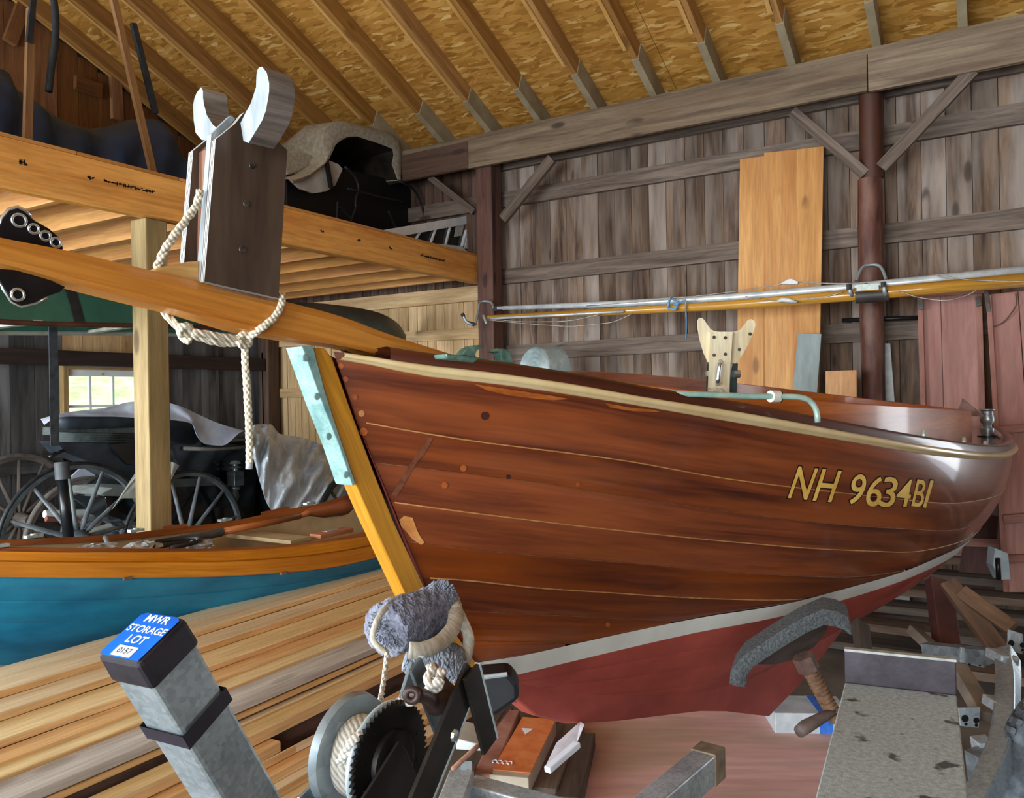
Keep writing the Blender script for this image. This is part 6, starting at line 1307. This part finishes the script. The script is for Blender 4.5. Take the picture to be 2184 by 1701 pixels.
MB().bar(PD(1975, 1385, 2.95), PD(2110, 1400, 2.75), .05, .05).build('frame_tube', GALV_DK, t2); MB().bar(PD(2080, 1640, 2.15), PD(2200, 1600, 2.2), .06, .08).build('frame_tube', GALV_DK, t2)
MB().bar(PD(2095, 1575, 2.2), PD(2100, 1612, 2.2), .05, .04).build('clamp', GALV, t2)
MB().bar(PD(2150, 1395, 2.65), V(*PD(2150, 1395, 2.65)[:2], .0), .06, .06).build('stand', GALV_DK, t2)
tC = PD(2425, 1700, 2.05); tax = nrm(M[0]*.75 - M[2]*.66*-1); RT = .30
TYR = plain('grey_tyre_rubber', '3a4046', '626a71', 30, .8, bump=.3)
ax = nrm(V(M[0][0], M[0][1], 0)*.55 + V(M[2][0], M[2][1], 0)*.83)
ty = MB().lathe([(.16, -.085), (.24, -.095), (.28, -.085), (RT-.006, -.065), (RT, -.03), (RT+.002, 0), (RT, .03), (RT-.006, .065), (.28, .085), (.24, .095), (.16, .085)], tC, ax, 60).build('tyre', TYR, t2, smooth=True)
u1 = nrm(np.cross(ax, (0, 0, 1))); u2 = np.cross(ax, u1); trd = MB()
for k in range(64):
    t = 2*math.pi*k/64; er = u1*math.cos(t) + u2*math.sin(t); et = -u1*math.sin(t) + u2*math.cos(t)
    for s_ in (-1, 1):
        a = tC + er*(RT+.003) + ax*(.008*s_); b = tC + er*(RT-.004) + ax*(.075*s_) + et*.028; trd.bar(a, b, .016, .012, up=er)
tr_o = trd.build('tread_blocks', TYR, ty); tr_o['kind'] = 'stuff'
# ------------------------------------------------------------------ under the boat: plywood sheet, timbers, bricks, board
PINK = wood('pink_worn_plywood', 'd09c92', 'e8c0b6', .5, 3, .7, 0, var=.02, bump=.03, stain='b09a78', stain_amt=.6, sscale=(1.2, 3))
hf = .03
ps = MB().prism([PZ(*p, hf) for p in ((1262, 1500), (1900, 1500), (1850, 1760), (1165, 1760))], (0, 0, -.025)).build('plywood_sheet', PINK, grain=PZ(1800, 1600, hf)-PZ(1300, 1600, hf)); tag(ps, 'large pink-painted plywood sheet lying on the floor under the keel', 'plywood sheet')
def fbar(a, b, h, w, t, mat, nm, lab, cat, h2=None): return tag(MB().bar(PZ(*a, h) - V(0, 0, t/2), PZ(*b, h2 or h) - V(0, 0, t/2), w, t).build(nm, mat, bevel=.006), lab, cat)
fbar((1215, 1520), (1150, 1680), .10, .13, .10, wood('grey_brown_timber', '4c4238', '7a6c5e', 1.4, 10, .8, .3, var=.02), 'timber', 'grey-brown timber on the floor left of the pink plywood', 'timber')
fbar((1245, 1560), (1210, 1700), .09, .10, .09, wood('dark_brown_timber', '3e352d', '62564a', 1.4, 10, .8, .3, var=.02), 'timber', 'short dark timber touching the edge of the pink plywood', 'timber')
fbar((1092, 1512), (1030, 1650), .16, .075, .10, plain('faded_red_timber', '8c5a4c', 'b08070', 9, .7), 'timber', 'faded red timber on the floor right of the winch stand', 'timber')
fbar((1075, 1505), (985, 1650), .12, .09, .10, wood('dark_brown_timber', '3e352d'), 'timber', 'dark brown timber on the floor just behind the winch stand', 'timber')
cb = root('orange_carton', 'long carton with an orange printed top lying on the floor under the bow', 'carton', PZ(1120, 1600, .16))
qa, qb = PZ(1150, 1532, .16), PZ(1085, 1655, .16)
MB().bar(qa - V(0, 0, .07), qb - V(0, 0, .07), .15, .14).build('carton', plain('beige_carton', 'b7ab96', 'd0c6b2', 8, .8), cb, bevel=.004)
dd = nrm(qb-qa); MB().bar(qa - V(0, 0, -.001), qb - dd*.04 + V(0, 0, .001), .146, .003).build('orange_label', plain('orange_print', 'cc6a30', 'e28c50', 12, .6), cb)
ss_ = nrm(np.cross(dd, (0, 0, 1))); lb = MB(); p = qb - dd*.10
for i in range(4): lb.tube([p + ss_*(.02+.02*i) + dd*(.012*math.cos(t)) + ss_*(.009*math.sin(t)) + V(0, 0, .004) for t in np.linspace(0, 5.2, 9)], .0022, 5)
lb.build('white_scrawl', WHS, cb); MB().prism([qa + dd*.12 + ss_*-.0 + V(0, 0, .0035), qa + dd*.12 + ss_*.05 + V(0, 0, .0035), qa + dd*.18 + ss_*.02 + V(0, 0, .0035)], (0, 0, .001)).build('white_triangle', WHS, cb)
wbd = root('white_tray', 'white shallow tray tilted on the timber under the bow', 'tray', PZ(1205, 1580, .2))
w4 = [PD(1238, 1537, 2.55), PD(1247, 1543, 2.5), PD(1230, 1588, 2.4), PD(1165, 1643, 2.28), PD(1162, 1636, 2.3), PD(1187, 1583, 2.44)]
MB().prism(w4, M[1]*.012 + M[2]*.02).build('panel', plain('white_lilac_board', 'bdb9bd', 'd9d6da', 9, .5), wbd, bevel=.002)
MB().bar(PD(1232, 1586, 2.38), PD(1167, 1642, 2.27), .022, .018).build('front_edge', plain('bright_white_edge', 'd6dbe6', 'e6eaf2', 9, .4), wbd, bevel=.003)
wt = root('white_box', 'flat white box with bright blue tape band, behind the red keel', 'box', PZ(1700, 1500, .1))
q1, q2 = PZ(1640, 1500, .12), PZ(1800, 1502, .12)
MB().bar(q1 - V(0, 0, .05), q2 - V(0, 0, .05), .22, .10).build('box', plain('white_carton', 'b3bcc0', 'd3dadc', 9, .7), wt, bevel=.004); q3, q4 = q1*.42+q2*.58, q1*.25+q2*.75; MB().bar(q3 - V(0, 0, .05), q4 - V(0, 0, .05), .224, .104).build('blue_tape', plain('blue_masking_tape', '1f5fc0', '3f7fdc', 20, .6), wt)
# ------------------------------------------------------------------ scrap pile beyond the stern
PILE = [wood('dark_scrap_plank', '3a322c', '665a50', 1.2, 12, .85, .4, var=.15), wood('brown_scrap_plank', '4b3a2e', '7d6654', 1.2, 12, .85, .4, var=.15)]
labs = ['dark plank lowest in the scrap pile by the wall', 'brown plank second from the floor in the scrap pile', 'dark plank third from the floor in the scrap pile', 'brown plank fourth from the floor in the scrap pile', 'dark plank fifth from the floor in the scrap pile', 'brown plank on top of the scrap pile by the wall', 'dark plank lying crooked across the scrap pile', 'brown plank sticking out to the right of the scrap pile']
for i in range(8):
    y = 5.9 - .16*i if i < 6 else 5.2 - .3*(i-6); h = .05 + .055*i if i < 6 else .06 + .05*(i-6)
    y = [5.2, 5.35, 5.5, 5.65, 5.8, 5.95, 5.1, 4.85][i]; h = [.05, .14, .22, .30, .38, .46, .20, .09][i]
    tag(MB().bar(V(-1.0+.1*i, y, h), V(1.9-.12*i, y + rng.uniform(-.12, .12), h + rng.uniform(0, .05)), .20, .045).build('scrap_plank', PILE[i % 2], bevel=.003), labs[i], 'plank', 'planks of the scrap pile')
for i, (pa_, pb_, w, mt, lab) in enumerate((((2000, 1238), (2022, 1395), .09, plain('dark_red_post', '3a1c18', '552e27', 6, .7), 'dark red upright stake in front of the scrap pile'), ((2020, 1240), (2135, 1392), .07, wood('brown_leaning_lath', '4a3325', '7a5c44', 2, 12, .8, 0, var=.05), 'brown lath leaning to the right before the scrap pile'), ((2050, 1262), (2160, 1340), .06, wood('brown_leaning_lath', '4a3325'), 'shorter brown lath leaning behind the longer lath'), ((1950, 1345), (2000, 1392), .06, plain('grey_offcut', '6e6459', '8d8273', 8, .8), 'pale offcut in the scrap pile, above the step plate'), ((2040, 1420), (2105, 1530), .06, plain('grey_offcut', '6e6459'), 'grey speckled lath right of the step plate'), ((1835, 1330), (1845, 1420), .06, PILE[0], 'dark stake standing behind the carpet pad'))):
    z = 3.3 - .05*i if i != 4 else 2.55
    tag(MB().bar(PD(*pa_, z+.1), PD(*pb_, z-.1), w, w*.6, up=M[2]).build('scrap_lath', mt, bevel=.004), lab, 'lath')
tag(MB().prism([PD(*p, 4.2) for p in ((2122, 1168), (2150, 1180), (2155, 1235), (2132, 1236), (2118, 1205))], M[2]*.06).build('pale_sheet', plain('pale_blue_panel', '9fb4bd', 'c0d0d6', 6, .6)), 'pale bluish panel between the red doors near the floor', 'panel')
cl2 = MB(); cl2.tube([PD(2128, 1190, 4.0), PD(2130, 1235, 4.0)], .012, 8); tag(cl2.build('iron_clamp', BLACKM, smooth=True), 'black iron bar clamp by the pale panel near the floor', 'clamp')
